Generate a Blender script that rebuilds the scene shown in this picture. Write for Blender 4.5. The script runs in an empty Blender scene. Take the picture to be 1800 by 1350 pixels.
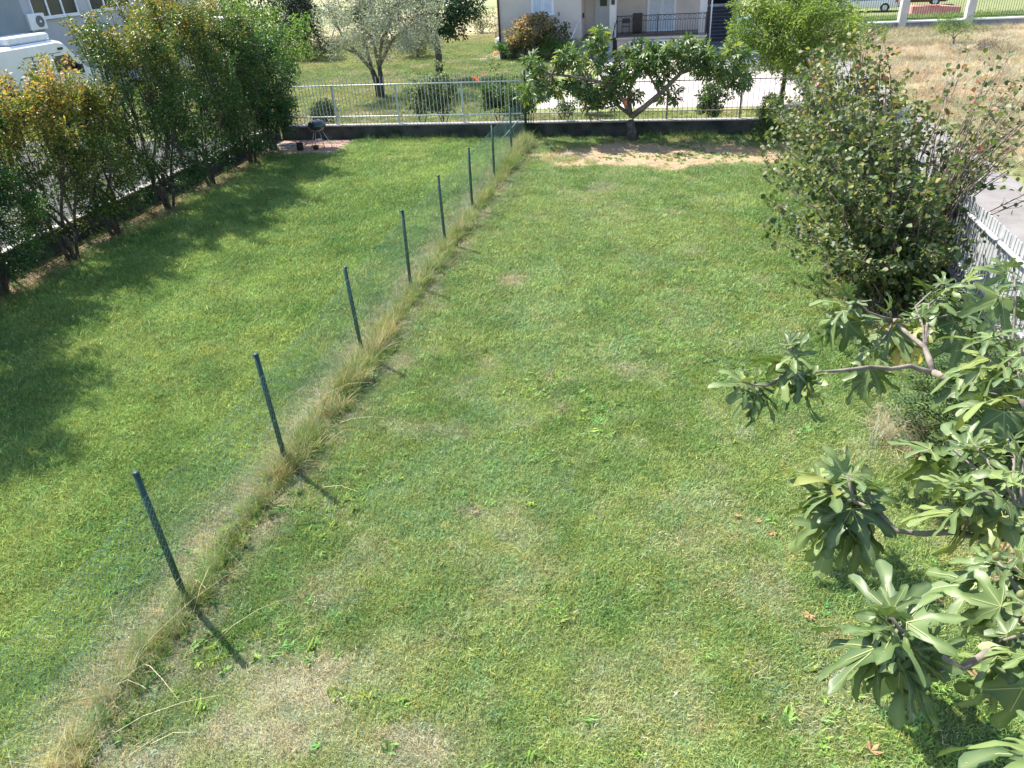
import bpy, math, random
import numpy as np
from mathutils import Vector, Matrix, Euler

# ------------------------------------------------------------------ camera, sky, sun, exposure
scene = bpy.context.scene
COL = scene.collection
rng = np.random.default_rng(11)
random.seed(5)
H = 5.4
ROT = ((0.9808, -0.0516, 0.1878), (0.1877, 0.5076, -0.8409), (-0.0519, 0.8601, 0.5075))
cam_data = bpy.data.cameras.new('camera')
cam = bpy.data.objects.new('camera', cam_data)
COL.objects.link(cam)
_u, _s, _vt = np.linalg.svd(np.array(ROT))
Rn = _u @ _vt
m4 = Matrix([list(Rn[i]) + [0] for i in range(3)] + [[0, 0, 0, 1]])
cam.matrix_world = Matrix.Translation((0, 0, H)) @ m4
cam_data.sensor_width = 36.0
cam_data.lens = 36.0 * 1290.0 / 1800.0
cam_data.clip_start = 0.05
cam_data.clip_end = 1500
scene.camera = cam

SUN_EL = math.radians(53)
SUN_DIR = Vector((-0.84 * math.cos(SUN_EL), 0.5426 * math.cos(SUN_EL), math.sin(SUN_EL))).normalized()
world = bpy.data.worlds.new('World')
scene.world = world
world.use_nodes = True
wn = world.node_tree
sky = wn.nodes.new('ShaderNodeTexSky')
sky.sky_type = 'NISHITA'
sky.sun_disc = False
sky.sun_elevation = SUN_EL
sky.sun_rotation = math.atan2(SUN_DIR.x, SUN_DIR.y)
wn.links.new(sky.outputs[0], wn.nodes['Background'].inputs[0])
wn.nodes['Background'].inputs[1].default_value = 0.125
sun_data = bpy.data.lights.new('sun', 'SUN')
sun_data.energy = 4.6
sun_data.angle = math.radians(0.53)
sun_data.color = (1.0, 0.95, 0.86)
sun = bpy.data.objects.new('sun', sun_data)
sun.rotation_euler = SUN_DIR.to_track_quat('Z', 'Y').to_euler()
COL.objects.link(sun)
scene.view_settings.view_transform = 'Standard'
scene.view_settings.look = 'None'
scene.view_settings.exposure = 1.38
scene.view_settings.gamma = 1.0
scene.render.engine = 'CYCLES'
scene.cycles.max_bounces = 5
scene.cycles.transparent_max_bounces = 6

# ------------------------------------------------------------------ pixel helpers (only used to look up world positions)
def ray(x, y):
    return Rn @ np.array([(x - 900) / 1290., -(y - 675) / 1290., -1.])
def at_z(x, y, z=0.0):
    d = ray(x, y); t = (z - H) / d[2]
    return np.array([0, 0, H]) + d * t
def at_Y(x, y, Y):
    d = ray(x, y); return np.array([0, 0, H]) + d * (Y / d[1])
def at_X(x, y, X):
    d = ray(x, y); return np.array([0, 0, H]) + d * (X / d[0])
def at_t(x, y, t):
    d = ray(x, y); d = d / np.linalg.norm(d); return np.array([0, 0, H]) + d * t

# ------------------------------------------------------------------ noise in numpy
_G = rng.random((256, 256))
def vnoise(x, y, s, seed=0):
    x = np.asarray(x, float) / s + seed * 17.31 + 500; y = np.asarray(y, float) / s + seed * 7.77 + 500
    xi = np.floor(x).astype(int); yi = np.floor(y).astype(int)
    fx = x - xi; fy = y - yi
    fx = fx * fx * (3 - 2 * fx); fy = fy * fy * (3 - 2 * fy)
    g = lambda a, b: _G[a % 256, b % 256]
    return (g(xi, yi) * (1 - fx) + g(xi + 1, yi) * fx) * (1 - fy) + (g(xi, yi + 1) * (1 - fx) + g(xi + 1, yi + 1) * fx) * fy
def fbm(x, y, s, seed=0, o=4):
    v = 0; a = 1; t = 0
    for i in range(o):
        v = v + a * vnoise(x, y, s / 2 ** i, seed + i * 3); t += a; a *= .55
    return v / t
def sstep(a, b, x):
    t = np.clip((x - a) / (b - a), 0, 1); return t * t * (3 - 2 * t)

# ------------------------------------------------------------------ materials
MATS = {}
def nodes_of(name):
    m = bpy.data.materials.new(name); m.use_nodes = True
    nt = m.node_tree; b = nt.nodes['Principled BSDF']
    return m, nt, b
def noise_mat(name, c1, c2, scale=8, rough=.8, bump=0.0, bscale=None, metal=0.0, detail=6, spec=.3, c3=None, coords='Object'):
    if name in MATS: return MATS[name]
    m, nt, b = nodes_of(name)
    tc = nt.nodes.new('ShaderNodeTexCoord')
    n = nt.nodes.new('ShaderNodeTexNoise'); n.inputs['Scale'].default_value = scale; n.inputs['Detail'].default_value = detail
    nt.links.new(tc.outputs[coords], n.inputs['Vector'])
    r = nt.nodes.new('ShaderNodeValToRGB')
    r.color_ramp.elements[0].position = .35; r.color_ramp.elements[0].color = (*c1, 1)
    r.color_ramp.elements[1].position = .65; r.color_ramp.elements[1].color = (*c2, 1)
    if c3:
        e = r.color_ramp.elements.new(.74); e.color = (*c3, 1)
    nt.links.new(n.outputs[0], r.inputs[0]); nt.links.new(r.outputs[0], b.inputs['Base Color'])
    b.inputs['Roughness'].default_value = rough; b.inputs['Metallic'].default_value = metal
    b.inputs['Specular IOR Level'].default_value = spec
    if bump:
        n2 = nt.nodes.new('ShaderNodeTexNoise'); n2.inputs['Scale'].default_value = bscale or scale * 4; n2.inputs['Detail'].default_value = 6
        nt.links.new(tc.outputs[coords], n2.inputs['Vector'])
        bp = nt.nodes.new('ShaderNodeBump'); bp.inputs['Strength'].default_value = bump; bp.inputs['Distance'].default_value = .02
        nt.links.new(n2.outputs[0], bp.inputs['Height']); nt.links.new(bp.outputs[0], b.inputs['Normal'])
    MATS[name] = m
    return m
def leaf_mat(name, stops, rough=.5, trans=.35, source='tint', spec=.35, rib=None, back=None):
    """stops: list of (pos, rgb). tint attribute per leaf (or object random) picks the colour."""
    if name in MATS: return MATS[name]
    m, nt, b = nodes_of(name)
    r = nt.nodes.new('ShaderNodeValToRGB')
    while len(r.color_ramp.elements) < len(stops): r.color_ramp.elements.new(.5)
    for e, (p, c) in zip(r.color_ramp.elements, stops):
        e.position = p; e.color = (*c, 1)
    if source == 'tint':
        a = nt.nodes.new('ShaderNodeAttribute'); a.attribute_name = 'tint'; nt.links.new(a.outputs['Fac'], r.inputs[0])
    else:
        a = nt.nodes.new('ShaderNodeObjectInfo'); nt.links.new(a.outputs['Random'], r.inputs[0])
    colout = r.outputs[0]
    if rib:
        at = nt.nodes.new('ShaderNodeAttribute'); at.attribute_name = 'rib'
        mx = nt.nodes.new('ShaderNodeMixRGB'); mx.inputs[2].default_value = (*rib, 1)
        nt.links.new(at.outputs['Fac'], mx.inputs[0]); nt.links.new(colout, mx.inputs[1]); colout = mx.outputs[0]
    if back:
        ge = nt.nodes.new('ShaderNodeNewGeometry')
        mx = nt.nodes.new('ShaderNodeMixRGB'); mx.inputs[2].default_value = (*back, 1)
        nt.links.new(ge.outputs['Backfacing'], mx.inputs[0]); nt.links.new(colout, mx.inputs[1]); colout = mx.outputs[0]
    nt.links.new(colout, b.inputs['Base Color'])
    b.inputs['Roughness'].default_value = rough; b.inputs['Specular IOR Level'].default_value = spec
    t = nt.nodes.new('ShaderNodeBsdfTranslucent')
    br = nt.nodes.new('ShaderNodeMixRGB'); br.blend_type = 'MULTIPLY'; br.inputs[0].default_value = 1; br.inputs[2].default_value = (1.5, 1.6, .7, 1)
    nt.links.new(colout, br.inputs[1]); nt.links.new(br.outputs[0], t.inputs[0])
    mix = nt.nodes.new('ShaderNodeMixShader'); mix.inputs[0].default_value = trans
    nt.links.new(b.outputs[0], mix.inputs[1]); nt.links.new(t.outputs[0], mix.inputs[2])
    nt.links.new(mix.outputs[0], nt.nodes['Material Output'].inputs[0])
    MATS[name] = m
    return m
def col_mat(name, kind, rough=.75, trans=0.0, mottled=0.25, scale=90., bump=0.6):
    """colour from the 'col' attribute: kind GEOMETRY or INSTANCER; fine mottling on top"""
    m, nt, b = nodes_of(name)
    a = nt.nodes.new('ShaderNodeAttribute'); a.attribute_name = 'col'; a.attribute_type = kind
    colout = a.outputs['Color']
    tc = nt.nodes.new('ShaderNodeNewGeometry')
    n = nt.nodes.new('ShaderNodeTexNoise'); n.inputs['Scale'].default_value = scale; n.inputs['Detail'].default_value = 5
    nt.links.new(tc.outputs['Position'], n.inputs['Vector'])
    mr = nt.nodes.new('ShaderNodeMapRange'); mr.inputs[1].default_value = .3; mr.inputs[2].default_value = .7
    mr.inputs[3].default_value = 1 - mottled; mr.inputs[4].default_value = 1 + mottled
    nt.links.new(n.outputs[0], mr.inputs[0])
    mx = nt.nodes.new('ShaderNodeMixRGB'); mx.blend_type = 'MULTIPLY'; mx.inputs[0].default_value = 1
    nt.links.new(colout, mx.inputs[1]); nt.links.new(mr.outputs[0], mx.inputs[2]); colout = mx.outputs[0]
    nt.links.new(colout, b.inputs['Base Color']); b.inputs['Roughness'].default_value = rough
    b.inputs['Specular IOR Level'].default_value = .25
    if bump:
        bp = nt.nodes.new('ShaderNodeBump'); bp.inputs['Strength'].default_value = bump; bp.inputs['Distance'].default_value = .03
        nt.links.new(n.outputs[0], bp.inputs['Height']); nt.links.new(bp.outputs[0], b.inputs['Normal'])
    if trans:
        t = nt.nodes.new('ShaderNodeBsdfTranslucent'); nt.links.new(colout, t.inputs[0])
        mix = nt.nodes.new('ShaderNodeMixShader'); mix.inputs[0].default_value = trans
        nt.links.new(b.outputs[0], mix.inputs[1]); nt.links.new(t.outputs[0], mix.inputs[2])
        nt.links.new(mix.outputs[0], nt.nodes['Material Output'].inputs[0])
    return m

# ------------------------------------------------------------------ object helpers
def tag(o, label=None, cat=None, group=None, kind=None):
    if label: o['label'] = label
    if cat: o['category'] = cat
    if group: o['group'] = group
    if kind: o['kind'] = kind
    return o
def empty(name, loc, label, cat, group=None, rz=0):
    o = bpy.data.objects.new(name, None); COL.objects.link(o); o.location = loc; o.rotation_euler = (0, 0, rz)
    o.empty_display_size = .2
    return tag(o, label, cat, group)
class MB:
    """collects boxes, tubes and lathes in world space; build() makes ONE object"""
    def __init__(s): s.v = []; s.f = []
    def add(s, vs, fs):
        k = len(s.v); s.v += [tuple(map(float, p)) for p in vs]; s.f += [tuple(i + k for i in f) for f in fs]; return s
    def box(s, x0, x1, y0, y1, z0, z1, bev=0.0):
        if bev:
            b = bev; P = []
            for z, i in ((z0, b), (z0 + b, 0), (z1 - b, 0), (z1, b)):
                P += [(x0 + i, y0 + i, z), (x1 - i, y0 + i, z), (x1 - i, y1 - i, z), (x0 + i, y1 - i, z)]
            F = [(3, 2, 1, 0), (12, 13, 14, 15)]
            for r in range(3):
                for q in range(4):
                    a = r * 4 + q; c = r * 4 + (q + 1) % 4; F.append((a, c, c + 4, a + 4))
            return s.add(P, F)
        P = [(x0, y0, z0), (x1, y0, z0), (x1, y1, z0), (x0, y1, z0), (x0, y0, z1), (x1, y0, z1), (x1, y1, z1), (x0, y1, z1)]
        return s.add(P, [(0, 3, 2, 1), (4, 5, 6, 7), (0, 1, 5, 4), (1, 2, 6, 5), (2, 3, 7, 6), (3, 0, 4, 7)])
    def tube(s, pts, r, n=6, caps=True):
        pts = [Vector(p) for p in pts]; rs = list(r) if hasattr(r, '__len__') else [r] * len(pts)
        V = []; F = []
        up = Vector((0.13, 0.21, 1))
        for i, p in enumerate(pts):
            d = (pts[min(i + 1, len(pts) - 1)] - pts[max(i - 1, 0)])
            d = d.normalized() if d.length > 1e-9 else Vector((0, 0, 1))
            a = d.cross(up)
            if a.length < .05: a = d.cross(Vector((1, 0, 0)))
            a.normalize(); b = d.cross(a)
            for k in range(n):
                t = 2 * math.pi * k / n
                V.append(p + (a * math.cos(t) + b * math.sin(t)) * rs[i])
        for i in range(len(pts) - 1):
            for k in range(n):
                F.append((i * n + k, i * n + (k + 1) % n, (i + 1) * n + (k + 1) % n, (i + 1) * n + k))
        if caps and n > 2:
            F.append(tuple(range(n - 1, -1, -1))); F.append(tuple((len(pts) - 1) * n + k for k in range(n)))
        return s.add(V, F)
    def lathe(s, prof, c, n=20, sx=1, sy=1):
        V = []; F = []
        for (r, z) in prof:
            for k in range(n):
                t = 2 * math.pi * k / n; V.append((c[0] + r * sx * math.cos(t), c[1] + r * sy * math.sin(t), c[2] + z))
        for i in range(len(prof) - 1):
            for k in range(n):
                F.append((i * n + k, i * n + (k + 1) % n, (i + 1) * n + (k + 1) % n, (i + 1) * n + k))
        return s.add(V, F)
    def build(s, name, mat, parent=None, smooth=False):
        me = bpy.data.meshes.new(name); me.from_pydata(s.v, [], s.f); me.update()
        if smooth: me.polygons.foreach_set('use_smooth', [True] * len(me.polygons))
        me.materials.append(mat)
        return link(name, me, parent)
def link(name, me, parent=None, loc=None, rot=None):
    o = bpy.data.objects.new(name, me); COL.objects.link(o)
    if loc is not None: o.location = loc
    if rot is not None: o.rotation_euler = rot
    if parent is not None:
        o.parent = parent
        if parent.type == 'EMPTY' or parent.location.length > 0:
            if loc is None:   # verts are in world space, the parent stands elsewhere
                w = Matrix.Translation(parent.location) @ parent.rotation_euler.to_matrix().to_4x4()
                o.matrix_parent_inverse = w.inverted()
    return o
def np_mesh(name, V, F, mat, attrs=None, smooth=False):
    me = bpy.data.meshes.new(name)
    V = np.asarray(V, np.float32); F = np.asarray(F, np.int32); k = F.shape[1]
    me.vertices.add(len(V)); me.vertices.foreach_set('co', V.ravel())
    me.loops.add(F.size); me.loops.foreach_set('vertex_index', F.ravel())
    me.polygons.add(len(F)); me.polygons.foreach_set('loop_start', np.arange(0, F.size, k, dtype=np.int32))
    try: me.polygons.foreach_set('loop_total', np.full(len(F), k, np.int32))
    except Exception: pass
    if smooth: me.polygons.foreach_set('use_smooth', np.ones(len(F), bool))
    me.update(calc_edges=True)
    for nm, arr in (attrs or {}).items():
        arr = np.asarray(arr, np.float32)
        if arr.ndim == 1:
            a = me.attributes.new(nm, 'FLOAT', 'POINT'); a.data.foreach_set('value', arr)
        else:
            a = me.attributes.new(nm, 'FLOAT_COLOR', 'POINT'); a.data.foreach_set('color', np.c_[arr, np.ones(len(arr), np.float32)].astype(np.float32).ravel())
    if mat: me.materials.append(mat)
    return me

# ---- leaf templates: x across, y along, z up ; triangles
T_DIAMOND = (np.array([[0, 0, 0], [.5, .45, .12], [0, 1, -.05], [-.5, .45, .12]]), np.array([[0, 1, 2], [0, 2, 3]]))
T_ROUND = (np.array([[0, 0, 0], [.42, .22, .06], [.5, .6, .10], [0, 1, -.12], [-.5, .6, .12], [-.42, .22, .04], [0, .5, -.03]]),
           np.array([[0, 1, 6], [1, 2, 6], [2, 3, 6], [3, 4, 6], [4, 5, 6], [5, 0, 6]]))
_st = []
_sf = []
for _k in range(5):
    _a = math.radians(-80 + 40 * _k); _c, _s2 = math.cos(_a), math.sin(_a)
    _L = (.55, .85, 1, .85, .55)[_k]
    _b = len(_st)
    for (_w, _l, _z) in ((0, 0, .02), (.15, .62, .06), (0, 1, -.1), (-.15, .62, .06)):
        _x, _y = _w * _L, _l * _L
        _st.append((_x * _c + _y * _s2, -_x * _s2 + _y * _c, _z))
    _sf += [(_b, _b + 1, _b + 2), (_b, _b + 2, _b + 3)]
T_LOBED = (np.array(_st), np.array(_sf))
def leaves_np(P, D, N, size, width, tmpl):
    """P centre, D leaf direction, N approximate leaf normal (all n x 3)"""
    V0, F0 = tmpl; n = len(P)
    D = D / (np.linalg.norm(D, axis=1, keepdims=True) + 1e-9)
    S = np.cross(D, N); S /= (np.linalg.norm(S, axis=1, keepdims=True) + 1e-9)
    U = np.cross(S, D)
    size = np.broadcast_to(size, n)[:, None, None]
    V = P[:, None, :] + size * (V0[None, :, 0:1] * width * S[:, None, :] + V0[None, :, 1:2] * D[:, None, :] + V0[None, :, 2:3] * U[:, None, :])
    F = F0[None] + (np.arange(n) * len(V0))[:, None, None]
    return V.reshape(-1, 3), F.reshape(-1, 3), len(V0)
def rand_dirs(n):
    v = rng.normal(size=(n, 3)); return v / np.linalg.norm(v, axis=1, keepdims=True)

# ------------------------------------------------------------------ lawn colour (numpy): shared by ground and blades
def lawn_col(x, y):
    x = np.asarray(x, float); y = np.asarray(y, float)
    n1 = fbm(x, y, 3.0, 1); n2 = fbm(x, y, 1.1, 5); n3 = fbm(x, y, .35, 9, 3); n4 = fbm(x, y, 1.6, 14)
    L = lambda a: np.array(a)[None]
    left = x < -4.5
    g_left = L([.240, .325, .082]); g_right = L([.215, .290, .086])
    c = np.where(left[:, None], g_left, g_right) * (0.86 + .34 * n3)[:, None]
    # yellower in drifts
    m = sstep(.45, .68, n1)[:, None] * .5
    c = c * (1 - m) + L([.255, .315, .095]) * m
    # darker rich patches
    m = np.clip(sstep(.50, .60, n4) * np.where(left, .45, .40) + sstep(.53, .63, fbm(x, y, .75, 37)) * .55, 0, .9)[:, None]
    c = c * (1 - m) + L([.120, .215, .048]) * m
    # coarse bluish grass patches in the right lawn
    n5 = fbm(x, y, .55, 21, 3)
    blue = np.zeros(len(x))
    for bx, by, br in BLUE:
        d = np.hypot(x - bx, (y - by) * .8) / br + 1.2 * (n3 - .5) + .8 * (n5 - .5)
        blue = np.maximum(blue, sstep(1.05, .55, d))
    blue = np.maximum(blue, sstep(.62, .72, fbm(x, y, .8, 31)) * (~left) * .5)
    m = blue[:, None] * .6
    c = c * (1 - m) + L([.225, .320, .125]) * m
    # dry thatch
    n5 = fbm(x, y, .55, 21, 3)
    dry = sstep(.50, .72, n2 * .25 + n3 * .35 + n5 * .4 + .06 * np.where(left, -1.1, .25) + .07 * sstep(6.5, 3.2, y) * (~left))
    dry = dry * np.where(left, .30, .38)
    for bx, by, brx, bry in DRY:
        d = np.hypot((x - bx) / brx, (y - by) / bry) + 1.1 * (n3 - .5) + .9 * (n2 - .5)
        dry = np.maximum(dry, .60 * sstep(1.0, .1, d))
    for bx, by, brx, bry in STRAW:
        d = np.hypot((x - bx) / brx, (y - by) / bry) + 1.3 * (n3 - .5) + 1.0 * (n5 - .5)
        dry = np.maximum(dry, .9 * sstep(1.05, .25, d))
    # strip beside the fence
    dry = np.maximum(dry, sstep(.75, .1, np.abs(x + 4.5) + .5 * (n3 - .5)) * .9)
    m = dry[:, None]
    c = c * (1 - m) + L([.37, .35, .215]) * m * 1.0
    # bare soil: under the far fig and beneath the row of bushes at the left wall
    d = np.hypot((x + .25) / 3.9, (y - 22.6) / 1.9) + 1.0 * (n2 - .5) + .5 * (n3 - .5)
    soil = sstep(1.05, .75, d)
    soil = np.maximum(soil, sstep(-12.15, -12.8, x + 1.1 * (n2 - .5)))
    soil = np.maximum(soil, .8 * sstep(1.1, .6, np.hypot((x - 4.3) / 1.3, (y - 6.0) / 1.6) + .6 * (n3 - .5)))
    soil = np.maximum(soil, .6 * sstep(1.1, .6, np.hypot((x - 4.2) / 1.2, (y - 12.5) / 3.6) + .6 * (n3 - .5)))
    m = soil[:, None]
    sc = np.where((x < -10)[:, None], L([.30, .22, .13]), L([.50, .37, .23]))
    c = c * (1 - m) + sc * m
    return c, soil, dry, blue
def gz(x, y, z=0): p = at_z(x, y, z); return float(p[0]), float(p[1])
BLUE = [(*gz(945, 480), .55), (*gz(960, 545), .8), (*gz(940, 625), .5), (*gz(1210, 555), .75), (*gz(1090, 615), .5), (*gz(870, 830), .45),
        (*gz(765, 825), .42), (*gz(960, 870), .45), (*gz(745, 915), .4), (*gz(860, 720), .35), (*gz(680, 860), .35), (*gz(1130, 465), .5), (*gz(1240, 870), .3), (*gz(930, 1010), .3)]
STRAW = [(*gz(530, 1200), .75, .5), (*gz(450, 1300), .7, .5), (*gz(580, 1050), .35, .3), (*gz(760, 1320), .7, .25), (*gz(300, 1340), .5, .4), (*gz(900, 495), .35, .3), (*gz(1000, 655), .22, .2), (*gz(640, 960), .18, .15)]
DRY = [(*gz(520, 1290), .8, .35), (*gz(560, 1050), .35, .25), (*gz(650, 1180), .6, .3), (*gz(440, 1200), .5, .4), (*gz(700, 1330), .9, .3),
       (*gz(680, 550), .7, .6), (*gz(900, 490), .4, .4), (*gz(900, 545), .3, .2), (*gz(980, 660), .3, .25), (*gz(840, 900), .35, .2), (*gz(640, 950), .3, .2),
       (*gz(1100, 650), .4, .3), (*gz(1590, 740), .3, .3), (*gz(880, 330), .6, 1.5), (*gz(1060, 330), .5, .9), (*gz(700, 640), .5, .5)]

def grid_mesh(name, x0, x1, y0, y1, step, z, colf, mat, bumpy=0.0):
    nx = int((x1 - x0) / step) + 1; ny = int((y1 - y0) / step) + 1
    gx, gy = np.meshgrid(np.linspace(x0, x1, nx), np.linspace(y0, y1, ny))
    x = gx.ravel(); y = gy.ravel()
    zz = z + bumpy * (fbm(x, y, .8, 77) - .5)
    col = colf(x, y)
    i = np.arange(nx * ny).reshape(ny, nx)
    F = np.stack([i[:-1, :-1].ravel(), i[:-1, 1:].ravel(), i[1:, 1:].ravel(), i[1:, :-1].ravel()], 1)
    me = np_mesh(name, np.c_[x, y, zz], F, mat, {'col': col}, smooth=True)
    return link(name, me)

GROUND_M = col_mat('ground_cover', 'GEOMETRY', rough=.95, mottled=.35, scale=60, bump=.8)
BLADE_M = col_mat('grass_blades', 'INSTANCER', rough=.55, trans=.25, mottled=.15, scale=300, bump=0)

# one big ground sheet to the horizon
MB().add([(-600, -200, -.06), (600, -200, -.06), (600, 1000, -.06), (-600, 1000, -.06)], [(0, 1, 2, 3)]).build(
    'ground', noise_mat('far_ground', (.16, .19, .07), (.30, .27, .15), scale=.05, rough=.95, coords='Object'))
bpy.data.objects['ground']['kind'] = 'structure'
tag(grid_mesh('lawn_ground', -13.5, 4.72, -1.0, 24.86, .06, 0, lambda x, y: lawn_col(x, y)[0] * .72, GROUND_M, .03), kind='structure')
def nb_col(x, y):
    n1 = fbm(x, y, 5, 41); n2 = fbm(x, y, 1.6, 44); n3 = fbm(x, y, .5, 46, 3)
    c = np.array([.20, .25, .085])[None] * (.85 + .3 * n3)[:, None]
    m = sstep(.42, .66, n1)[:, None] * .8; c = c * (1 - m) + np.array([.30, .31, .11])[None] * m
    m = sstep(.52, .7, n2)[:, None] * .6; c = c * (1 - m) + np.array([.38, .32, .19])[None] * m
    m = sstep(55, 66, y + 4 * n2)[:, None] * .85; c = c * (1 - m) + np.array([.38, .31, .18])[None] * m
    return c
tag(grid_mesh('neighbour_lawn_ground', -30, 4.6, 25.16, 90, .16, -.01, lambda x, y: nb_col(x, y) * .92, GROUND_M, .03), kind='structure')
def field_col(x, y):
    n1 = fbm(x, y, 4, 51); n2 = fbm(x, y, 1.2, 54); n3 = fbm(x, y, .4, 56, 3)
    c = np.array([.47, .40, .265])[None] * (.75 + .5 * n3)[:, None]
    m = sstep(.5, .68, n1)[:, None] * .55; c = c * (1 - m) + np.array([.25, .245, .125])[None] * m
    m = sstep(.55, .7, n2)[:, None] * .5; c = c * (1 - m) + np.array([.30, .21, .13])[None] * m
    m = sstep(9.4, 8.6, x + .8 * (n2 - .5))[:, None] * .7; c = c * (1 - m) + np.array([.16, .19, .06])[None] * m
    m = sstep(53, 55, y)[:, None] * .8; c = c * (1 - m) + np.array([.14, .19, .06])[None] * m
    return c
tag(grid_mesh('dry_field_ground', 8.1, 45, 5, 95, .2, -.005, field_col, GROUND_M, .05), kind='structure')

# ------------------------------------------------------------------ grass scattering through geometry nodes
def tuft_mesh(name, n, rad, h0, h1, w, lean, mat, curl=.5, seg=2):
    V = []; F = []
    for i in range(n):
        a = rng.random() * 6.283; r = rad * math.sqrt(rng.random()); bx, by = r * math.cos(a), r * math.sin(a)
        d = rng.random() * 6.283; h = h0 + (h1 - h0) * rng.random(); ln = h * lean * (.3 + rng.random())
        wd = d + 1.57 + rng.normal() * .5; wx, wy = math.cos(wd) * w / 2, math.sin(wd) * w / 2
        k = len(V)
        for s in range(seg):
            t = s / seg; q = t ** (1 + curl); ww = 1 - .35 * t
            cx, cy, cz = bx + math.cos(d) * ln * q, by + math.sin(d) * ln * q, h * (t - .25 * lean * t * t * curl)
            V += [(cx - wx * ww, cy - wy * ww, cz), (cx + wx * ww, cy + wy * ww, cz)]
        V.append((bx + math.cos(d) * ln, by + math.sin(d) * ln, h * (1 - .25 * lean * curl)))
        for s in range(seg - 1):
            F += [(k + 2 * s, k + 2 * s + 1, k + 2 * s + 3), (k + 2 * s, k + 2 * s + 3, k + 2 * s + 2)]
        F.append((k + 2 * seg - 2, k + 2 * seg - 1, k + 2 * seg))
    return np_mesh(name, V, F, mat)
def scatter(name, P, yaw, scale, col, variants, tilt=.15):
    n = len(P)
    me = bpy.data.meshes.new(name); me.vertices.add(n); me.vertices.foreach_set('co', np.asarray(P, np.float32).ravel())
    rot = np.c_[rng.normal(size=n) * tilt, rng.normal(size=n) * tilt, yaw].astype(np.float32)
    a = me.attributes.new('rot', 'FLOAT_VECTOR', 'POINT'); a.data.foreach_set('vector', rot.ravel())
    a = me.attributes.new('scl', 'FLOAT', 'POINT'); a.data.foreach_set('value', np.asarray(scale, np.float32))
    a = me.attributes.new('var', 'INT', 'POINT'); a.data.foreach_set('value', rng.integers(0, len(variants), n).astype(np.int32))
    a = me.attributes.new('col', 'FLOAT_COLOR', 'POINT'); a.data.foreach_set('color', np.c_[col, np.ones(n)].astype(np.float32).ravel())
    o = link(name, me)
    ng = bpy.data.node_groups.new(name + '_nodes', 'GeometryNodeTree')
    ng.interface.new_socket('Geometry', in_out='INPUT', socket_type='NodeSocketGeometry')
    ng.interface.new_socket('Geometry', in_out='OUTPUT', socket_type='NodeSocketGeometry')
    N = ng.nodes; Lk = ng.links
    gi = N.new('NodeGroupInput'); go = N.new('NodeGroupOutput')
    iop = N.new('GeometryNodeInstanceOnPoints'); g2i = N.new('GeometryNodeGeometryToInstance')
    for v in reversed(variants):
        oi = N.new('GeometryNodeObjectInfo'); oi.inputs['Object'].default_value = v; Lk.new(oi.outputs['Geometry'], g2i.inputs[0])
    def attr(nm, t):
        a = N.new('GeometryNodeInputNamedAttribute'); a.data_type = t; a.inputs['Name'].default_value = nm; return a.outputs[0]
    e2r = N.new('FunctionNodeEulerToRotation'); Lk.new(attr('rot', 'FLOAT_VECTOR'), e2r.inputs[0])
    Lk.new(gi.outputs[0], iop.inputs['Points']); Lk.new(g2i.outputs[0], iop.inputs['Instance'])
    iop.inputs['Pick Instance'].default_value = True
    Lk.new(attr('var', 'INT'), iop.inputs['Instance Index']); Lk.new(e2r.outputs[0], iop.inputs['Rotation']); Lk.new(attr('scl', 'FLOAT'), iop.inputs['Scale'])
    Lk.new(iop.outputs[0], go.inputs[0])
    md = o.modifiers.new('scatter', 'NODES'); md.node_group = ng
    return tag(o, kind='stuff')
def src(me): return bpy.data.objects.new(me.name, me)      # never linked: only a source shape for the grass

fine = [src(tuft_mesh('grass_tuft', 40, .13, .016, .046, .0050, 1.1, BLADE_M)) for _ in range(5)]
coarse = [src(tuft_mesh('coarse_tuft', 24, .08, .035, .085, .006, 1.3, BLADE_M)) for _ in range(4)]
far_t = [src(tuft_mesh('far_tuft', 30, .20, .03, .08, .014, 1.0, BLADE_M)) for _ in range(4)]
weed_t = [src(tuft_mesh('weed_tuft', 24 + 6 * (_q % 3), .08 + .02 * (_q % 2), (.10, .16, .06)[_q % 3], (.38, .48, .26)[_q % 3], .0050, (.45, .7, 1.3)[_q % 3], BLADE_M, curl=(.9, .6, 1.4)[_q % 3], seg=4)) for _q in range(7)]
straw_t = [src(tuft_mesh('straw_tuft', 26, .25, .15, .5, .014, .9, BLADE_M, curl=.9, seg=3)) for _ in range(4)]
broad_t = [src(tuft_mesh('broad_tuft', 12, .04, .02, .055, .022, 1.6, BLADE_M, seg=2)) for _ in range(3)]

def rpts(n, x0, x1, y0, y1):
    return x0 + (x1 - x0) * rng.random(n), y0 + (y1 - y0) * rng.random(n)
def vis(x, y, m=120):
    """keep only what the camera and its close neighbourhood could see"""
    d = (np.c_[x, y, np.full(len(x), -H)]) @ Rn
    z = -d[:, 2]; px = 900 + 1290 * d[:, 0] / z; py = 675 - 1290 * d[:, 1] / z
    return (z > 0) & (px > -m) & (px < 1800 + m) & (py > -m) & (py < 1350 + m)

def vary(c, amt=.16):
    n = len(c)
    v = 1 + amt * rng.normal(size=n); w = amt * .6 * rng.normal(size=n)
    return np.clip(c * v[:, None] * np.c_[1 + w, np.ones(n), 1 - w], .01, .8)
def lawn_layer(n, y0, y1):
    x, y = rpts(n, -13.4, 4.6, y0, y1); k = vis(x, y); x, y = x[k], y[k]
    c, soil, dry, blue = lawn_col(x, y)
    keep = (rng.random(len(x)) > np.maximum(soil * .97, dry * .40)) & ~((x < -10.5) & (y > 22.7))
    return x[keep], y[keep], c[keep], dry[keep], blue[keep]
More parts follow.
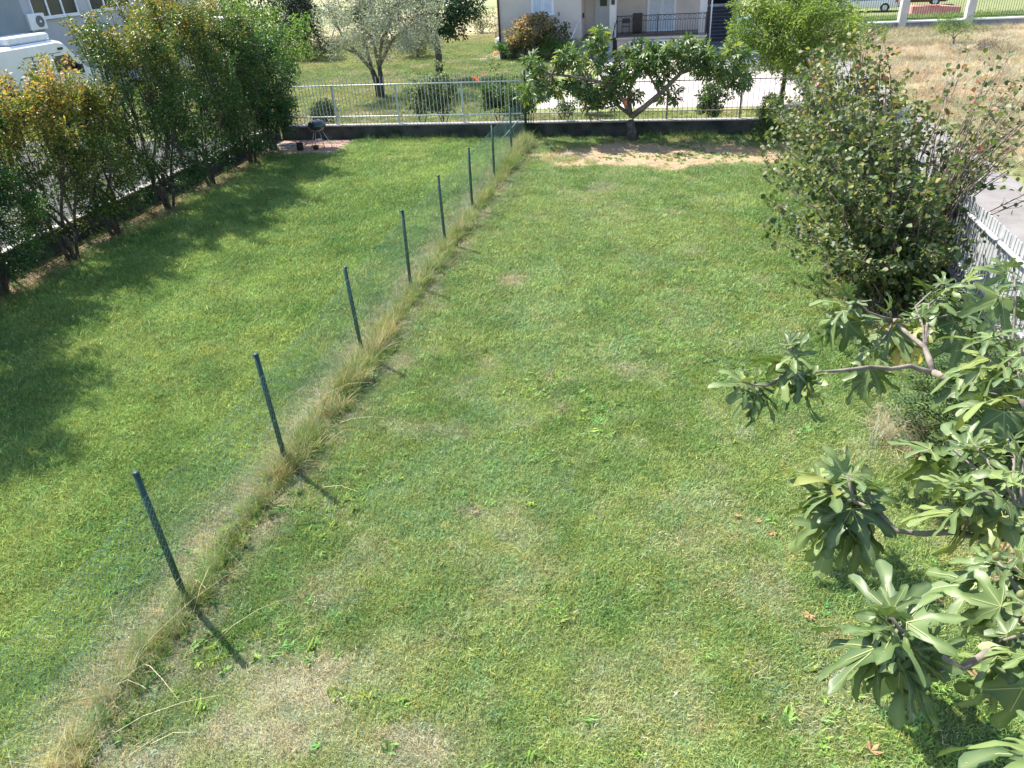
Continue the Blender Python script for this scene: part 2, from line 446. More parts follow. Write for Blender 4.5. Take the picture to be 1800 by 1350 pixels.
# fine turf: denser close to the camera
xs, ys, cs, ds, bs, sc = [], [], [], [], [], []
for n, y0, y1, s in ((90000, 1.5, 10, 1.0), (90000, 10, 24.8, 1.35)):
    x, y, c, d, b = lawn_layer(n, y0, y1)
    xs.append(x); ys.append(y); cs.append(c); sc.append(s * (.7 + .6 * rng.random(len(x))) * (1 - .35 * d) * np.where(x < -4.5, 1.2, 1.0) * (.8 + .5 * fbm(x, y, .7, 88)))
x = np.concatenate(xs); y = np.concatenate(ys); c = np.concatenate(cs); s = np.concatenate(sc)
bright = 1.18 + .0 * x
scatter('lawn_grass', np.c_[x, y, np.zeros(len(x))], rng.random(len(x)) * 6.283, s, vary(c * bright[:, None], .26), fine)
# coarse clumps where the bluish grass stands
x, y = rpts(60000, -13.2, 4.5, 1.5, 24.6); k = vis(x, y); x, y = x[k], y[k]
c, soil, dry, blue = lawn_col(x, y)
pr = blue * .50 + .03 + .05 * sstep(.55, .7, fbm(x, y, .9, 71)) * (x < -4.5) * 3
k = (rng.random(len(x)) < pr) & (soil < .4) & ~((x < -10.5) & (y > 22.7)); x, y, c, blue = x[k], y[k], c[k], blue[k]
scatter('coarse_grass', np.c_[x, y, np.zeros(len(x))], rng.random(len(x)) * 6.283, .6 + .5 * rng.random(len(x)), vary(c * 1.12, .18), coarse)
# small broad-leaved weeds in the turf
x, y = rpts(30000, -13.2, 4.5, 1.5, 24.6); k = vis(x, y); x, y = x[k], y[k]
wz = fbm(x, y, .9, 93); br = sstep(.57, .66, wz) * .8 + .9 * sstep(2.0, .8, np.hypot(x - 2.6, y - 3.6)) + .02
k = rng.random(len(x)) < br; x, y = x[k], y[k]
c = np.tile([[.20, .33, .07]], (len(x), 1))
scatter('lawn_weeds', np.c_[x, y, np.full(len(x), .01)], rng.random(len(x)) * 6.283, .7 + .6 * rng.random(len(x)), vary(c, .2), broad_t)
# tiny dry thatch pieces and straw in the lawn
x, y = rpts(30000, -5, 4.5, 1.5, 24.6); k = vis(x, y); x, y = x[k], y[k]
c, soil, dry, blue = lawn_col(x, y); k = rng.random(len(x)) < dry * .8 + .07 * (x > -4.5) * (soil < .5); x, y = x[k], y[k]
scatter('dry_thatch', np.c_[x, y, np.full(len(x), .004)], rng.random(len(x)) * 6.283, .7 + .5 * rng.random(len(x)), vary(np.tile([[.50, .45, .30]], (len(x), 1)), .18), fine, tilt=.2)
# unmown strip under the chain link fence
n = 3500
y = 1.2 + 23.5 * rng.random(n); cl = fbm(np.zeros(n), y, 1.1, 61)
x = -4.41 + .10 * rng.normal(size=n) + .28 * (cl - .5)
x = np.where(rng.random(n) < .25, x + .12 * rng.random(n), x)
k = rng.random(n) < .35 + 1.0 * cl; x, y, cl = x[k], y[k], cl[k]
mix = rng.random(len(x)) + .6 * (fbm(x * 2, y, 1.7, 63) - .5) + .15 * sstep(6, 3, y)
c = np.where((mix > .80)[:, None], [[.60, .50, .29]], np.where((mix > .48)[:, None], [[.42, .43, .17]], [[.20, .30, .07]]))
s = (.46 + .85 * cl) * (.7 + .5 * rng.random(len(x))) * np.exp(-((x + 4.42) / .42) ** 2) * np.where(y > 12, 1.15, np.where(y < 6, .85, 1.0))
scatter('fence_foot_weeds', np.c_[x[::2] + .05, y[::2], np.zeros(len(x[::2]))], rng.random(len(x[::2])) * 6.283, .8 + 1.1 * rng.random(len(x[::2])), vary(np.tile([[.16, .27, .06]], (len(x[::2]), 1)), .25), broad_t, tilt=.5)
scatter('fence_line_weeds', np.c_[x, y, np.zeros(len(x))], rng.random(len(x)) * 6.283, s, vary(c, .2), weed_t, tilt=.32)
# grass and weeds along the foot of the back wall, the left wall and the shrubs
x1, y1 = rpts(900, -10.4, 2.6, 24.45, 24.82); x2, y2 = rpts(700, -13.3, -12.3, 8, 23)
x3, y3 = rpts(260, 3.3, 4.6, 4.5, 24)
x = np.r_[x1, x2, x3]; y = np.r_[y1, y2, y3]; k = rng.random(len(x)) < sstep(.3, .6, fbm(x, y, 1.0, 66)); x, y = x[k], y[k]
scatter('wall_foot_weeds', np.c_[x, y, np.zeros(len(x))], rng.random(len(x)) * 6.283, .35 + .45 * rng.random(len(x)), vary(np.tile([[.16, .25, .07]], (len(x), 1)), .3), weed_t, tilt=.3)
# neighbour's lawn
x, y = rpts(52000, -29, 4.4, 25.3, 60); k = vis(x, y, 60) & ~((x > -5.4) & (y > 29)) ; x, y = x[k], y[k]
c = nb_col(x, y)
scatter('neighbour_grass', np.c_[x, y, np.full(len(x), -.01)], rng.random(len(x)) * 6.283, .8 + .7 * rng.random(len(x)), vary(c * 1.12), far_t)
# dry field beyond the road
x, y = rpts(42000, 8.5, 32, 6, 52.3); k = vis(x, y, 150); x, y = x[k], y[k]
c = field_col(x, y)
hh = .35 + .9 * fbm(x, y, 1.8, 58) * sstep(8.6, 10, x)
scatter('dry_field_grass', np.c_[x, y, np.zeros(len(x))], rng.random(len(x)) * 6.283, hh, vary(c * 1.15, .18), straw_t, tilt=.3)
x, y = rpts(9000, 8, 34, 53.2, 61); k = vis(x, y, 100); x, y = x[k], y[k]
scatter('far_green_grass', np.c_[x, y, np.zeros(len(x))], rng.random(len(x)) * 6.283, .45 + .4 * rng.random(len(x)), vary(np.tile([[.20, .28, .08]], (len(x), 1)), .2), straw_t, tilt=.3)
# long bleached stalks leaning out of the fence weeds near the house
mb = MB()
for i in range(46):
    y = 2.0 + 9 * rng.random() ** 1.6; x = -4.45 + .3 * rng.normal()
    a = rng.random() * 6.283; L = .4 + .75 * rng.random(); ln = L * (.4 + .8 * rng.random())
    z1 = math.sqrt(max(L * L - min(ln, L * .95) ** 2, .01))
    pts = [(x, y, 0), (x + math.cos(a) * ln * .35, y + math.sin(a) * ln * .35, z1 * .6), (x + math.cos(a) * ln * .7, y + math.sin(a) * ln * .7, z1 * .87), (x + math.cos(a) * ln, y + math.sin(a) * ln, z1 * .9)]
    mb.tube(pts, [.0022, .002, .0015, .0008], 3, False)
    if i % 3 == 0: mb.tube([pts[3], (pts[3][0] + .04 * math.cos(a), pts[3][1] + .04 * math.sin(a), pts[3][2] - .015)], [.005, .001], 4, False)
tag(mb.build('straw_stalks', noise_mat('straw', (.52, .44, .27), (.62, .54, .36), 20)), kind='stuff')

# ------------------------------------------------------------------ paving, road
CONC = noise_mat('concrete', (.27, .255, .235), (.40, .38, .35), scale=1.6, rough=.9, bump=.3, bscale=30)
PALE = noise_mat('pale_paving', (.38, .33, .305), (.46, .40, .375), scale=.9, rough=.85, bump=.15, bscale=20)
ROADM = noise_mat('road_asphalt', (.17, .158, .152), (.235, .22, .21), scale=1.3, rough=.9, bump=.4, bscale=60)
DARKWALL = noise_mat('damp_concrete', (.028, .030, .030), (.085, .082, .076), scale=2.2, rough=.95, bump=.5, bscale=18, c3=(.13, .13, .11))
def sheet(name, pts, z, mat):
    v = [(p[0], p[1], z) for p in pts]
    o = MB().add(v, [tuple(range(len(v)))]).build(name, mat); o['kind'] = 'structure'; return o
sheet('road', [(5.05, -10), (8.25, -10), (8.6, 10), (8.35, 20), (8.3, 30), (8.5, 40), (9.0, 56), (5.6, 56), (5.2, 38), (5.05, 24)], .006, ROADM)
sheet('driveway', [(-5.1, 30.0), (-1, 29.7), (5.2, 29.6), (5.15, 38.4), (2.0, 38.2), (1.4, 45.4), (-3.3, 45.4), (-3.5, 35.5), (-4.8, 34)], .004, PALE)
sheet('slate_path', [(1.45, 38.3), (5.1, 38.5), (5.5, 54), (1.95, 54)], .009, noise_mat('slate', (.10, .11, .14), (.16, .17, .20), 1.2, rough=.7))
sheet('yard_beyond_left_wall', [(-60, 4), (-13.75, 4), (-13.75, 60), (-60, 60)], -.02, noise_mat('gravel_yard', (.045, .047, .046), (.085, .086, .082), .8, rough=.95, bump=.5, bscale=40))
sheet('side_path', [(-10.9, 46.6), (-9.75, 46.1), (-9.75, 60), (-11.0, 60)], .02, PALE)
sheet('corner_paving', [(-11.6, 45.6), (-9.9, 44.9), (-9.2, 45.3), (-9.8, 46.9), (-11.2, 46.5)], .012, PALE)

# ------------------------------------------------------------------ leaf crowns
def skeleton(base, clusters, trunks, r0, fork_z, bend=.15):
    """trunk(s) rise to a fork, limbs go from the fork to grouped clusters, twigs to each cluster"""
    mt = MB(); mbs = MB()
    cl = np.array(clusters); base = np.array(base, float)
    k = max(3, min(7, len(cl) // 10 + 2))
    ang = np.arctan2(cl[:, 1] - base[1], cl[:, 0] - base[0]); order = np.argsort(ang)
    groups = np.array_split(order, k)
    forks = []
    for t in range(trunks):
        a = 6.283 * t / trunks + .7
        f = base + np.array([math.cos(a) * .22 * (trunks > 1), math.sin(a) * .22 * (trunks > 1), fork_z * (.85 + .3 * rng.random())])
        s = base + np.array([math.cos(a) * .07 * (trunks > 1), math.sin(a) * .07 * (trunks > 1), -.05])
        m = (s + f) / 2 + rng.normal(size=3) * .04
        rr = r0 / math.sqrt(trunks)
        mt.tube([s, m, f], [rr * 1.25, rr, rr * .8], 8); forks.append(f)
    for gi_, g in enumerate(groups):
        if len(g) == 0: continue
        f = forks[gi_ % len(forks)]; cen = cl[g].mean(0)
        mid = f * .45 + cen * .55 + rng.normal(size=3) * bend; mid[2] = f[2] * .4 + cen[2] * .6
        q = f * .75 + mid * .25 + np.array([0, 0, .08])
        mbs.tube([f - np.array([0, 0, .05]), q, mid], [r0 * .55, r0 * .42, r0 * .3], 6)
        for j in g:
            e = cl[j]; h = (mid + e) / 2 + rng.normal(size=3) * bend * .5
            mbs.tube([mid, h, e], [r0 * .2, r0 * .12, r0 * .05], 4, False)
    return mt, mbs
def crown_leaves(clusters, crad, per, tmpl, size, width, up=.5, flat=.7, droop=0.0, tint_bias=None, outward=None):
    cl = np.repeat(np.array(clusters), per, axis=0); n = len(cl)
    off = rand_dirs(n) * (rng.random(n) ** .5)[:, None] * np.repeat(np.broadcast_to(crad, len(clusters)), per)[:, None]
    off[:, 2] *= flat
    P = cl + off
    D = off + rand_dirs(n) * np.abs(off).mean() * 1.2; D[:, 2] -= droop * np.linalg.norm(D, axis=1)
    Nn = rand_dirs(n) * (1 - up) + np.array([0, 0, 1]) * up + off * .6
    sz = size * (.65 + .6 * rng.random(n))
    V, F, k = leaves_np(P, D, Nn, sz, width, tmpl)
    tb = rng.random(n) * .62 + np.repeat(rng.random(len(clusters)) * .38, per)
    if tint_bias is not None: tb = np.clip(tb + tint_bias(P), 0, 1)
    return V, F, np.repeat(tb, k)
def ell_clusters(c, r, n, shell=.45, zmin=None, noise=.25, up_bias=0):
    out = []
    while len(out) < n:
        d = rand_dirs(1)[0]; q = (shell + (1 - shell) * rng.random() ** .5)
        rr = 1 + noise * math.sin(3.1 * d[0] + 5 * d[1] + c[0] * 7) + noise * .6 * math.sin(7 * d[2] + 4 * d[0] + c[1])
        p = np.array(c) + d * np.array(r) * q * rr
        if zmin is not None and p[2] < zmin: continue
        out.append(p)
    return out
def plant(name, label, cat, base, clusters, crad, per, tmpl, size, width, mat, bark, group=None, trunks=1, r0=.07, fork_z=.5, part='crown', **kw):
    e = empty(name, tuple(base), label, cat, group)
    mt, br = skeleton(base, clusters, trunks, r0, fork_z)
    mt.build('trunk', bark, e, True); br.build('branches', bark, e, True)['kind'] = 'stuff'
    V, F, t = crown_leaves(clusters, crad, per, tmpl, size, width, **kw)
    o = link(part, np_mesh(part, V, F, mat, {'tint': t}), e); o['kind'] = 'stuff'
    return e
BARK = noise_mat('grey_bark', (.14, .12, .10), (.26, .23, .19), 12, rough=.95, bump=.6, bscale=30)
BARKD = noise_mat('dark_bark', (.05, .042, .035), (.12, .10, .08), 12, rough=.95, bump=.6, bscale=30)

# ------------------------------------------------------------------ low walls with fences
GALV = noise_mat('galvanised', (.42, .45, .47), (.60, .63, .65), 6, rough=.45, metal=.3, spec=.5)
BROWNF = noise_mat('weathered_steel', (.20, .185, .17), (.34, .31, .29), 9, rough=.6, metal=.2)
WHITEF = noise_mat('white_galvanised', (.36, .37, .38), (.50, .51, .51), 5, rough=.45, metal=.1, spec=.5)
def wall_run(name, label, a, b, thick, h, mat, cap_mat, cap_h=.04):
    e = empty(name, ((a[0] + b[0]) / 2, (a[1] + b[1]) / 2, 0), label, 'wall')
    x0, x1 = sorted((a[0], b[0])); y0, y1 = sorted((a[1], b[1]))
    if x1 - x0 > y1 - y0:
        MB().box(x0, x1, y0 - thick / 2, y0 + thick / 2, -.1, h - cap_h).build('wall', mat, e)
        n = int((x1 - x0) / 1.9); 
        for i in range(n):
            q0 = x0 + (x1 - x0) * i / n + .004; q1 = x0 + (x1 - x0) * (i + 1) / n - .004
            MB().box(q0, q1, y0 - thick / 2 - .015, y0 + thick / 2 + .015, h - cap_h, h + .004 * rng.random(), .006).build('coping_stone', cap_mat, e)
    else:
        MB().box(x0 - thick / 2, x0 + thick / 2, y0, y1, -.1, h - cap_h).build('wall', mat, e)
        n = int((y1 - y0) / 1.9)
        for i in range(n):
            q0 = y0 + (y1 - y0) * i / n + .004; q1 = y0 + (y1 - y0) * (i + 1) / n - .004
            MB().box(x0 - thick / 2 - .015, x0 + thick / 2 + .015, q0, q1, h - cap_h, h + .004 * rng.random(), .006).build('coping_stone', cap_mat, e)
    return e
CAP = noise_mat('coping', (.24, .225, .215), (.33, .31, .30), 2.5, rough=.9, bump=.3, bscale=25)
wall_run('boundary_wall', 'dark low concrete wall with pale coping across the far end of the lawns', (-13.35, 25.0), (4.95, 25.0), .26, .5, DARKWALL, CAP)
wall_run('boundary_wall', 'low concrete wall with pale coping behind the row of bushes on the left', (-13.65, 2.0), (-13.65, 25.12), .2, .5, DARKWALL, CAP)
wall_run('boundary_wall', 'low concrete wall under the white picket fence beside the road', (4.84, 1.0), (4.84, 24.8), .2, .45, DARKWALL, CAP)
def picket_fence(label, a, b, z0, z1, rails, posts, step, w, d, mat, post_mat, railr=.02, jitter=.006, ptop=None, off=-.028):
    ax = 0 if abs(b[0] - a[0]) > abs(b[1] - a[1]) else 1
    e = empty('metal_fence', ((a[0] + b[0]) / 2, (a[1] + b[1]) / 2, z0), label, 'fence')
    L = abs(b[ax] - a[ax]); s0 = min(a[ax], b[ax]); other = a[1 - ax]
    for z in rails:
        if ax == 0: MB().tube([(s0, other, z), (s0 + L, other, z)], railr, 8).build('rail', mat, e, True)
        else: MB().tube([(other, s0, z), (other, s0 + L, z)], railr, 8).build('rail', mat, e, True)
    for p in posts:
        q = MB()
        if ax == 0: q.box(p - .03, p + .03, other + .025, other + .085, z0, (ptop or rails[-1]) + .0, .004)
        else: q.box(other + .025, other + .085, p - .03, p + .03, z0, (ptop or rails[-1]), .004)
        q.build('post', post_mat, e)
    me = bpy.data.meshes.new('picket')
    g = MB()
    if ax == 0: g.box(-w / 2, w / 2, -d / 2, d / 2, 0, z1 - z0, .003)
    else: g.box(-d / 2, d / 2, -w / 2, w / 2, 0, z1 - z0, .003)
    me.from_pydata(g.v, [], g.f); me.update(); me.materials.append(mat)
    n = int(L / step)
    for i in range(n):
        s = s0 + (i + .5) * L / n
        if any(abs(s - p) < .045 for p in posts): continue
        loc = (s, other + off, z0) if ax == 0 else (other + off, s, z0)
        o = link('picket', me, e, loc=(loc[0] - e.location.x, loc[1] - e.location.y, loc[2] - e.location.z + jitter * rng.normal()),
                 rot=(rng.normal() * .006, rng.normal() * .006, 0))
    return e
picket_fence('galvanised grey picket fence on the far wall, left of the green corner post', (-13.3, 25.0), (-4.66, 25.0), .503, 2.02, (.76, 1.77), [-11.28, -9.0, -6.71], .128, .016, .016, GALV, GALV, .019)
picket_fence('brownish picket fence on the far wall behind the fig tree', (-4.3, 25.0), (4.8, 25.0), .503, 1.80, (.76, 1.66), [-2.2, 0.0, 2.25, 4.45], .15, .014, .014, BROWNF, BROWNF, .016)
picket_fence('steel picket fence on the left wall, seen between the bushes', (-13.65, 3.0), (-13.65, 24.8), .503, 1.85, (.80, 1.62), [3.1, 5.4, 7.7, 10, 12.3, 14.6, 16.9, 19.2, 21.5, 23.8], .14, .014, .014, BROWNF, BROWNF, .016)
picket_fence('fence of wide white slats with a white top pipe beside the road', (4.80, 2.0), (4.80, 24.6), .40, 1.62, (.62, 1.42), [2.1 + 2.25 * i for i in range(11)], .115, .075, .012, WHITEF, WHITEF, .036, off=.046)

# ------------------------------------------------------------------ chain link fence between the two lawns
GREENP = noise_mat('green_paint', (.006, .034, .024), (.016, .060, .042), 14, rough=.5, spec=.5)
GREENW = noise_mat('green_wire', (.14, .24, .20), (.24, .34, .29), 30, rough=.45, spec=.5)
fence = empty('chain_link_fence', (-4.55, 12, 0), 'green chain link fence on steel posts running up the middle between the lawns', 'fence')
PY = [-.3, 2.05, 4.45, 6.67, 9.58, 12.3, 14.64, 17.04, 19.72, 22.5]
PX = {-.3: -4.5, 2.05: -4.46, 4.45: -4.45, 6.67: -4.43, 9.58: -4.53, 12.3: -4.6, 14.64: -4.56, 17.04: -4.53, 19.72: -4.55, 22.5: -4.6, 24.7: -4.55}
for p in PY:
    h = 1.58 if p < 8 else 1.48
    x = PX[p]; lean = .03 * rng.normal()
    g = MB()
    g.tube([(x, p, -.05), (x + lean, p + .02 * rng.normal(), h)], .031, 10)
    g.tube([(x + lean, p, h), (x + lean, p, h + .018)], .034, 10)
    g.build('post', GREENP, fence, True)
PYa = PY + [24.7]
def fx(y): return float(np.interp(y, PYa, [PX[q] for q in PYa])) + .03
def ftop(y):
    i = max(j for j in range(len(PYa)) if PYa[j] <= y + 1e-6); i = min(i, len(PYa) - 2)
    t = (y - PYa[i]) / (PYa[i + 1] - PYa[i]); return 1.36 - .16 * t * (1 - t) * (1.2 if PYa[i] < 7 else .6)
V = []; F = []
def wire(mb_, pts, r=.0012): mb_.tube(pts, r, 3, False)
wm = MB()
sp = .066
ys = np.arange(-.3, 24.68, sp)
for y in ys:
    for sgn in (1, -1):
        pts = []
        for t in (0, .34, .67, 1):
            yy = y + sgn * 1.15 * t
            if yy < -.3 or yy > 24.68: continue
            pts.append((fx(yy) + .012 * math.sin(yy * 5 + t * 4), yy, .04 + (ftop(yy) - .04) * t))
        if len(pts) > 1: wire(wm, pts, .0014)
o = wm.build('chain_link_mesh', GREENW, fence); o['kind'] = 'stuff'
for k, zz in (('top', 0), ('mid', -.62), ('low', -1.2)):
    g = MB(); g.tube([(fx(y) + .004, y, ftop(y) + zz) for y in np.arange(-.3, 24.69, .3)], .0022, 4, False); g.build('tension_wire', GREENW, fence)
# corner post with thin rods
cp = empty('corner_post', (-4.5, 24.78, 0), 'tall dark green corner post with thin rods beside it, before the far wall', 'post')
MB().tube([(-4.54, 24.76, -.05), (-4.54, 24.76, 2.12)], .045, 10).build('post', GREENP, cp, True)
for i, (dx, h) in enumerate(((.10, 1.9), (.16, 1.75), (.21, 1.95), (.27, 1.6))):
    MB().tube([(-4.54 + dx, 24.78, 0), (-4.54 + dx - .02, 24.79, h)], .012, 6).build('rod', GREENP, cp, True)
b = MB().tube([(-5.35, 24.3, .02), (-4.75, 24.75, .62)], .02, 6).build('brace_bar', noise_mat('grey_bar', (.3, .33, .34), (.4, .42, .43), 5, rough=.5), None, True)
tag(b, 'grey diagonal bar leaning from the lawn towards the green corner post', 'brace')

# ------------------------------------------------------------------ left row of pomegranate-like bushes
POM = leaf_mat('bush_leaves_green', [(0, (.022, .060, .018)), (.35, (.045, .10, .028)), (.70, (.085, .145, .036)), (.90, (.24, .23, .05)), (1, (.40, .26, .08))], rough=.42, trans=.25)
POMY = leaf_mat('bush_leaves_yellow', [(0, (.032, .066, .02)), (.38, (.07, .115, .032)), (.66, (.19, .20, .05)), (.88, (.46, .29, .07)), (1, (.52, .25, .12))], rough=.45, trans=.35)
POMD = leaf_mat('bush_leaves_dark', [(0, (.020, .058, .022)), (.5, (.042, .100, .036)), (.85, (.075, .15, .045)), (1, (.16, .20, .05))], rough=.38)
def lift(zc, k): return lambda P: (P[:, 2] - zc) * k
SPRAY = []
def bush(label, base, h, r, mat, ncl, per=170, size=.075, lean=(0, 0), zc=2.6, k=.12, crad=.31):
    c = (base[0] + lean[0], base[1] + lean[1], h * .56)
    cl = []
    for i in range(int(ncl * 1.15)):
        z = .5 + (h - .5) * rng.random() ** .8; t = z / h; a = rng.random() * 6.283
        rr = r * (.62 + .75 * math.sin(min(1, t * 1.25) * 2.2)) * (1 - .55 * max(0, t - .7) / .3) * .78 * (1 + .22 * math.sin(3 * a + base[1] * 3 + z * 2))
        q = rr * (.35 + .65 * rng.random() ** .5)
        cl.append(np.array([c[0] * t + base[0] * (1 - t) + q * math.cos(a), c[1] * t + base[1] * (1 - t) + q * math.sin(a), z]))
    ncl = len(cl)
    # upright whips out of the top
    for i in range(26):
        a = rng.random() * 6.283; q = r * .9 * rng.random() ** .5
        s = np.array([c[0] + q * math.cos(a), c[1] + q * math.sin(a), h * .85]); L = .5 + .6 * rng.random()
        for t in np.linspace(.1, 1, 5): cl.append(s + np.array([(math.cos(a) * .25) * t, math.sin(a) * .25 * t, L * t]))
    cr = np.array([crad] * ncl + [.11] * (len(cl) - ncl)); crv = crad * (.55 + .8 * rng.random(ncl))
    e = plant('tall_bush', label, 'bush', base, cl[:ncl], crv, per, T_DIAMOND, size, .5, mat, BARKD, 'bushes along the left wall', trunks=4, r0=.075, fork_z=.7, up=.35, flat=.85, tint_bias=lift(zc, k))
    V, F, t = crown_leaves(cl[ncl:], .13, 34, T_DIAMOND, size, .5, up=.3, tint_bias=lift(zc, k))
    o = link('top_shoots', np_mesh('top_shoots', V, F, mat, {'tint': t}), e); o['kind'] = 'stuff'
    tw = MB()
    for i in range(ncl, len(cl), 5): tw.tube([cl[i] - np.array([0, 0, .5]), cl[i], cl[i + 4]], [.012, .009, .003], 4, False)
    tw.build('top_twigs', BARKD, e)['kind'] = 'stuff'
    return e
bush('dark green bush at the left edge of the picture, nearest of the row', (-12.85, 11.35, 0), 3.1, 1.0, POMD, 90, zc=2.2, k=.05)
bush('tall dark bush at the left edge whose shadow falls on the near lawn', (-12.4, 9.7, 0), 5.5, 1.2, POMD, 140, zc=2.2, k=.05)
bush('tall bush beyond the left edge of the picture, nearest to the viewer', (-12.1, 8.3, 0), 5.9, 1.3, POMD, 140, zc=2.2, k=.05)
bush('bush with orange and yellow top leaves before the parked van, second of the left row', (-12.75, 13.3, 0), 3.45, 1.05, POMY, 72, lean=(-.1, .2), k=.17, zc=2.6)
bush('yellowing thin bush between the orange one and the tall green one', (-12.85, 14.9, 0), 3.2, .9, POMY, 60, k=.10, zc=2.9)
bush('tall green bush with a slanting yellow crest left of the gap showing the fence', (-12.7, 16.9, 0), 4.3, 1.2, POM, 112, lean=(.1, 0), k=.16, zc=3.0)
bush('broad bush with golden top leaves in the middle of the left row', (-12.9, 19.3, 0), 4.75, 1.2, POM, 115, k=.16, zc=2.9)
bush('large dense bush with mixed green and bronze leaves, second last of the row', (-12.8, 21.6, 0), 4.1, 1.2, POM, 112, k=.09, zc=3.0)
bush('dark dense bush at the far end of the row beside the kettle barbecue', (-13.0, 23.4, 0), 3.4, 1.0, POMD, 110, k=.05)
PEACH = leaf_mat('long_green_leaves', [(0, (.05, .12, .03)), (.5, (.12, .21, .05)), (1, (.24, .28, .07))], rough=.45, trans=.4)
plant('leafy_tree', 'light green tree with drooping leaves behind the far bush of the left row', 'tree', (-14.9, 27.0, 0),
      ell_clusters((-14.7, 27, 3.1), (1.7, 1.5, 1.15), 75, .45), .42, 60, T_DIAMOND, .17, .25, PEACH, BARKD, r0=.09, fork_z=1.4, up=.3, droop=.8)

# ------------------------------------------------------------------ trees and shrubs beyond the far wall
OLIVE = leaf_mat('olive_leaves', [(0, (.10, .13, .09)), (.45, (.20, .23, .18)), (.8, (.34, .37, .31)), (1, (.52, .54, .49))], rough=.5, trans=.2, back=(.40, .42, .36))
def olive():
    base = (-12.75, 33.4, 0)
    e = empty('olive_tree', base, 'olive tree with silvery leaves and a forked trunk behind the grey picket fence', 'tree')
    t = MB(); t.tube([(-12.75, 33.4, -.05), (-12.8, 33.4, .5), (-12.95, 33.4, 1.15)], [.19, .15, .11], 9)
    t.tube([(-12.66, 33.36, -.05), (-12.6, 33.4, .6), (-12.62, 33.42, 1.3)], [.15, .12, .10], 9); t.build('trunk', BARKD, e, True)
    cl = ell_clusters((-12.35, 33.4, 3.5), (2.75, 2.2, 1.75), 150, .35, 1.5, .2)
    for f in range(22):
        a = rng.random() * 6.283; cl.append(np.array([-12.35 + 2.3 * math.cos(a), 33.4 + 1.9 * math.sin(a), 1.9 + .5 * rng.random()]))
    br = MB()
    limbs = [((-12.95, 33.4, 1.15), (-14.0, 33.2, 2.5), (-14.4, 33.1, 3.6)), ((-12.95, 33.4, 1.15), (-13.3, 33.6, 2.6), (-13.3, 33.9, 4.1)), ((-12.62, 33.42, 1.3), (-12.3, 33.3, 2.4), (-11.4, 33.2, 3.6)),
             ((-12.62, 33.42, 1.3), (-12.7, 33.2, 2.5), (-12.4, 32.9, 4.2)), ((-12.62, 33.42, 1.3), (-12.0, 33.8, 2.3), (-10.9, 34.2, 3.0)), ((-12.95, 33.4, 1.15), (-13.4, 33.0, 1.9), (-14.3, 32.4, 2.4))]
    for l in limbs: br.tube(l, [.085, .06, .03], 7)
    P = np.array([p for l in limbs for p in (l[1], l[2])])
    for c in cl:
        q = P[np.argmin(((P - c) ** 2).sum(1))]; br.tube([q, (q + c) / 2 + rng.normal(size=3) * .1, c], [.025, .015, .006], 4, False)
    br.build('branches', BARK, e, True)['kind'] = 'stuff'
    V, F, tt = crown_leaves(cl, .42, 120, T_DIAMOND, .11, .27, up=.2, droop=.15)
    o = link('crown', np_mesh('crown', V, F, OLIVE, {'tint': tt}), e); o['kind'] = 'stuff'
olive()
DKT = leaf_mat('dark_glossy_leaves', [(0, (.012, .035, .014)), (.6, (.028, .068, .024)), (1, (.07, .12, .035))], rough=.35, trans=.15)
e = plant('citrus_tree', 'small dark round-crowned tree with a straight trunk right of the olive', 'tree', (-11.35, 38.3, 0),
          ell_clusters((-10.75, 38.3, 3.15), (1.75, 1.5, 1.15), 90, .45), .42, 70, T_DIAMOND, .16, .5, DKT, BARKD, r0=.17, fork_z=1.75, up=.3, droop=.4)
plant('round_bush', 'low rounded grey green bush behind the olive tree', 'bush', (-15.3, 47.5, 0), ell_clusters((-15.3, 47.5, .95), (1.35, 1.2, .95), 50, .4, .2), .4, 60, T_DIAMOND, .13, .4,
      leaf_mat('grey_green', [(0, (.05, .075, .045)), (1, (.14, .18, .11))]), BARKD, r0=.06, fork_z=.3)
plant('conifer_bush', 'dark cone-shaped evergreen on the lawn left of the olive', 'tree', (-23.2, 48.6, 0),
      [np.array([-23.2, 48.6, 0]) + np.array([math.cos(a) * r, math.sin(a) * r, z]) for z in np.linspace(.25, 4.2, 22) for a in np.linspace(0, 6.0, 8) + z for r in [1.85 * (1 - z / 5.2) * (.8 + .25 * rng.random())]],
      .42, 45, T_DIAMOND, .15, .35, leaf_mat('conifer_green', [(0, (.010, .026, .018)), (1, (.035, .068, .035))], trans=.1), BARKD, r0=.12, fork_z=1.0)
for (x, y, r, h, lab) in ((-27.5, 55, 2.6, 4.5, 'bushy green tree far behind the dark cone-shaped evergreen'), (-21.0, 56, 2.4, 4.0, 'bushy dull green tree in the distance behind the olive crown'), (-35, 58, 3.2, 5.5, 'large far tree beside the factory-like building on the left')):
    plant('far_tree', lab, 'tree', (x, y, 0), ell_clusters((x, y, h * .55), (r, r, h * .45), 60, .5, .3), .7, 55, T_DIAMOND, .26, .5, DKT if x > -30 else POM, BARKD, 'trees in the distance on the left', r0=.14, fork_z=.9)
LOC2 = leaf_mat('mimosa_leaves', [(0, (.07, .13, .03)), (.5, (.15, .225, .05)), (1, (.32, .36, .09))], rough=.5, trans=.4)
LOC = leaf_mat('feathery_green_leaves', [(0, (.05, .105, .028)), (.5, (.11, .185, .045)), (1, (.24, .30, .08))], rough=.5, trans=.4)
plant('mimosa_tree', 'round bright green tree with fine leaves beside the road beyond the far wall', 'tree', (4.05, 29.3, 0),
      ell_clusters((4.2, 29.3, 2.55), (2.1, 1.8, 1.75), 170, .35, .95, .14), .42, 170, T_DIAMOND, .12, .34, LOC2, BARKD, r0=.085, fork_z=1.15, up=.3, droop=.35)
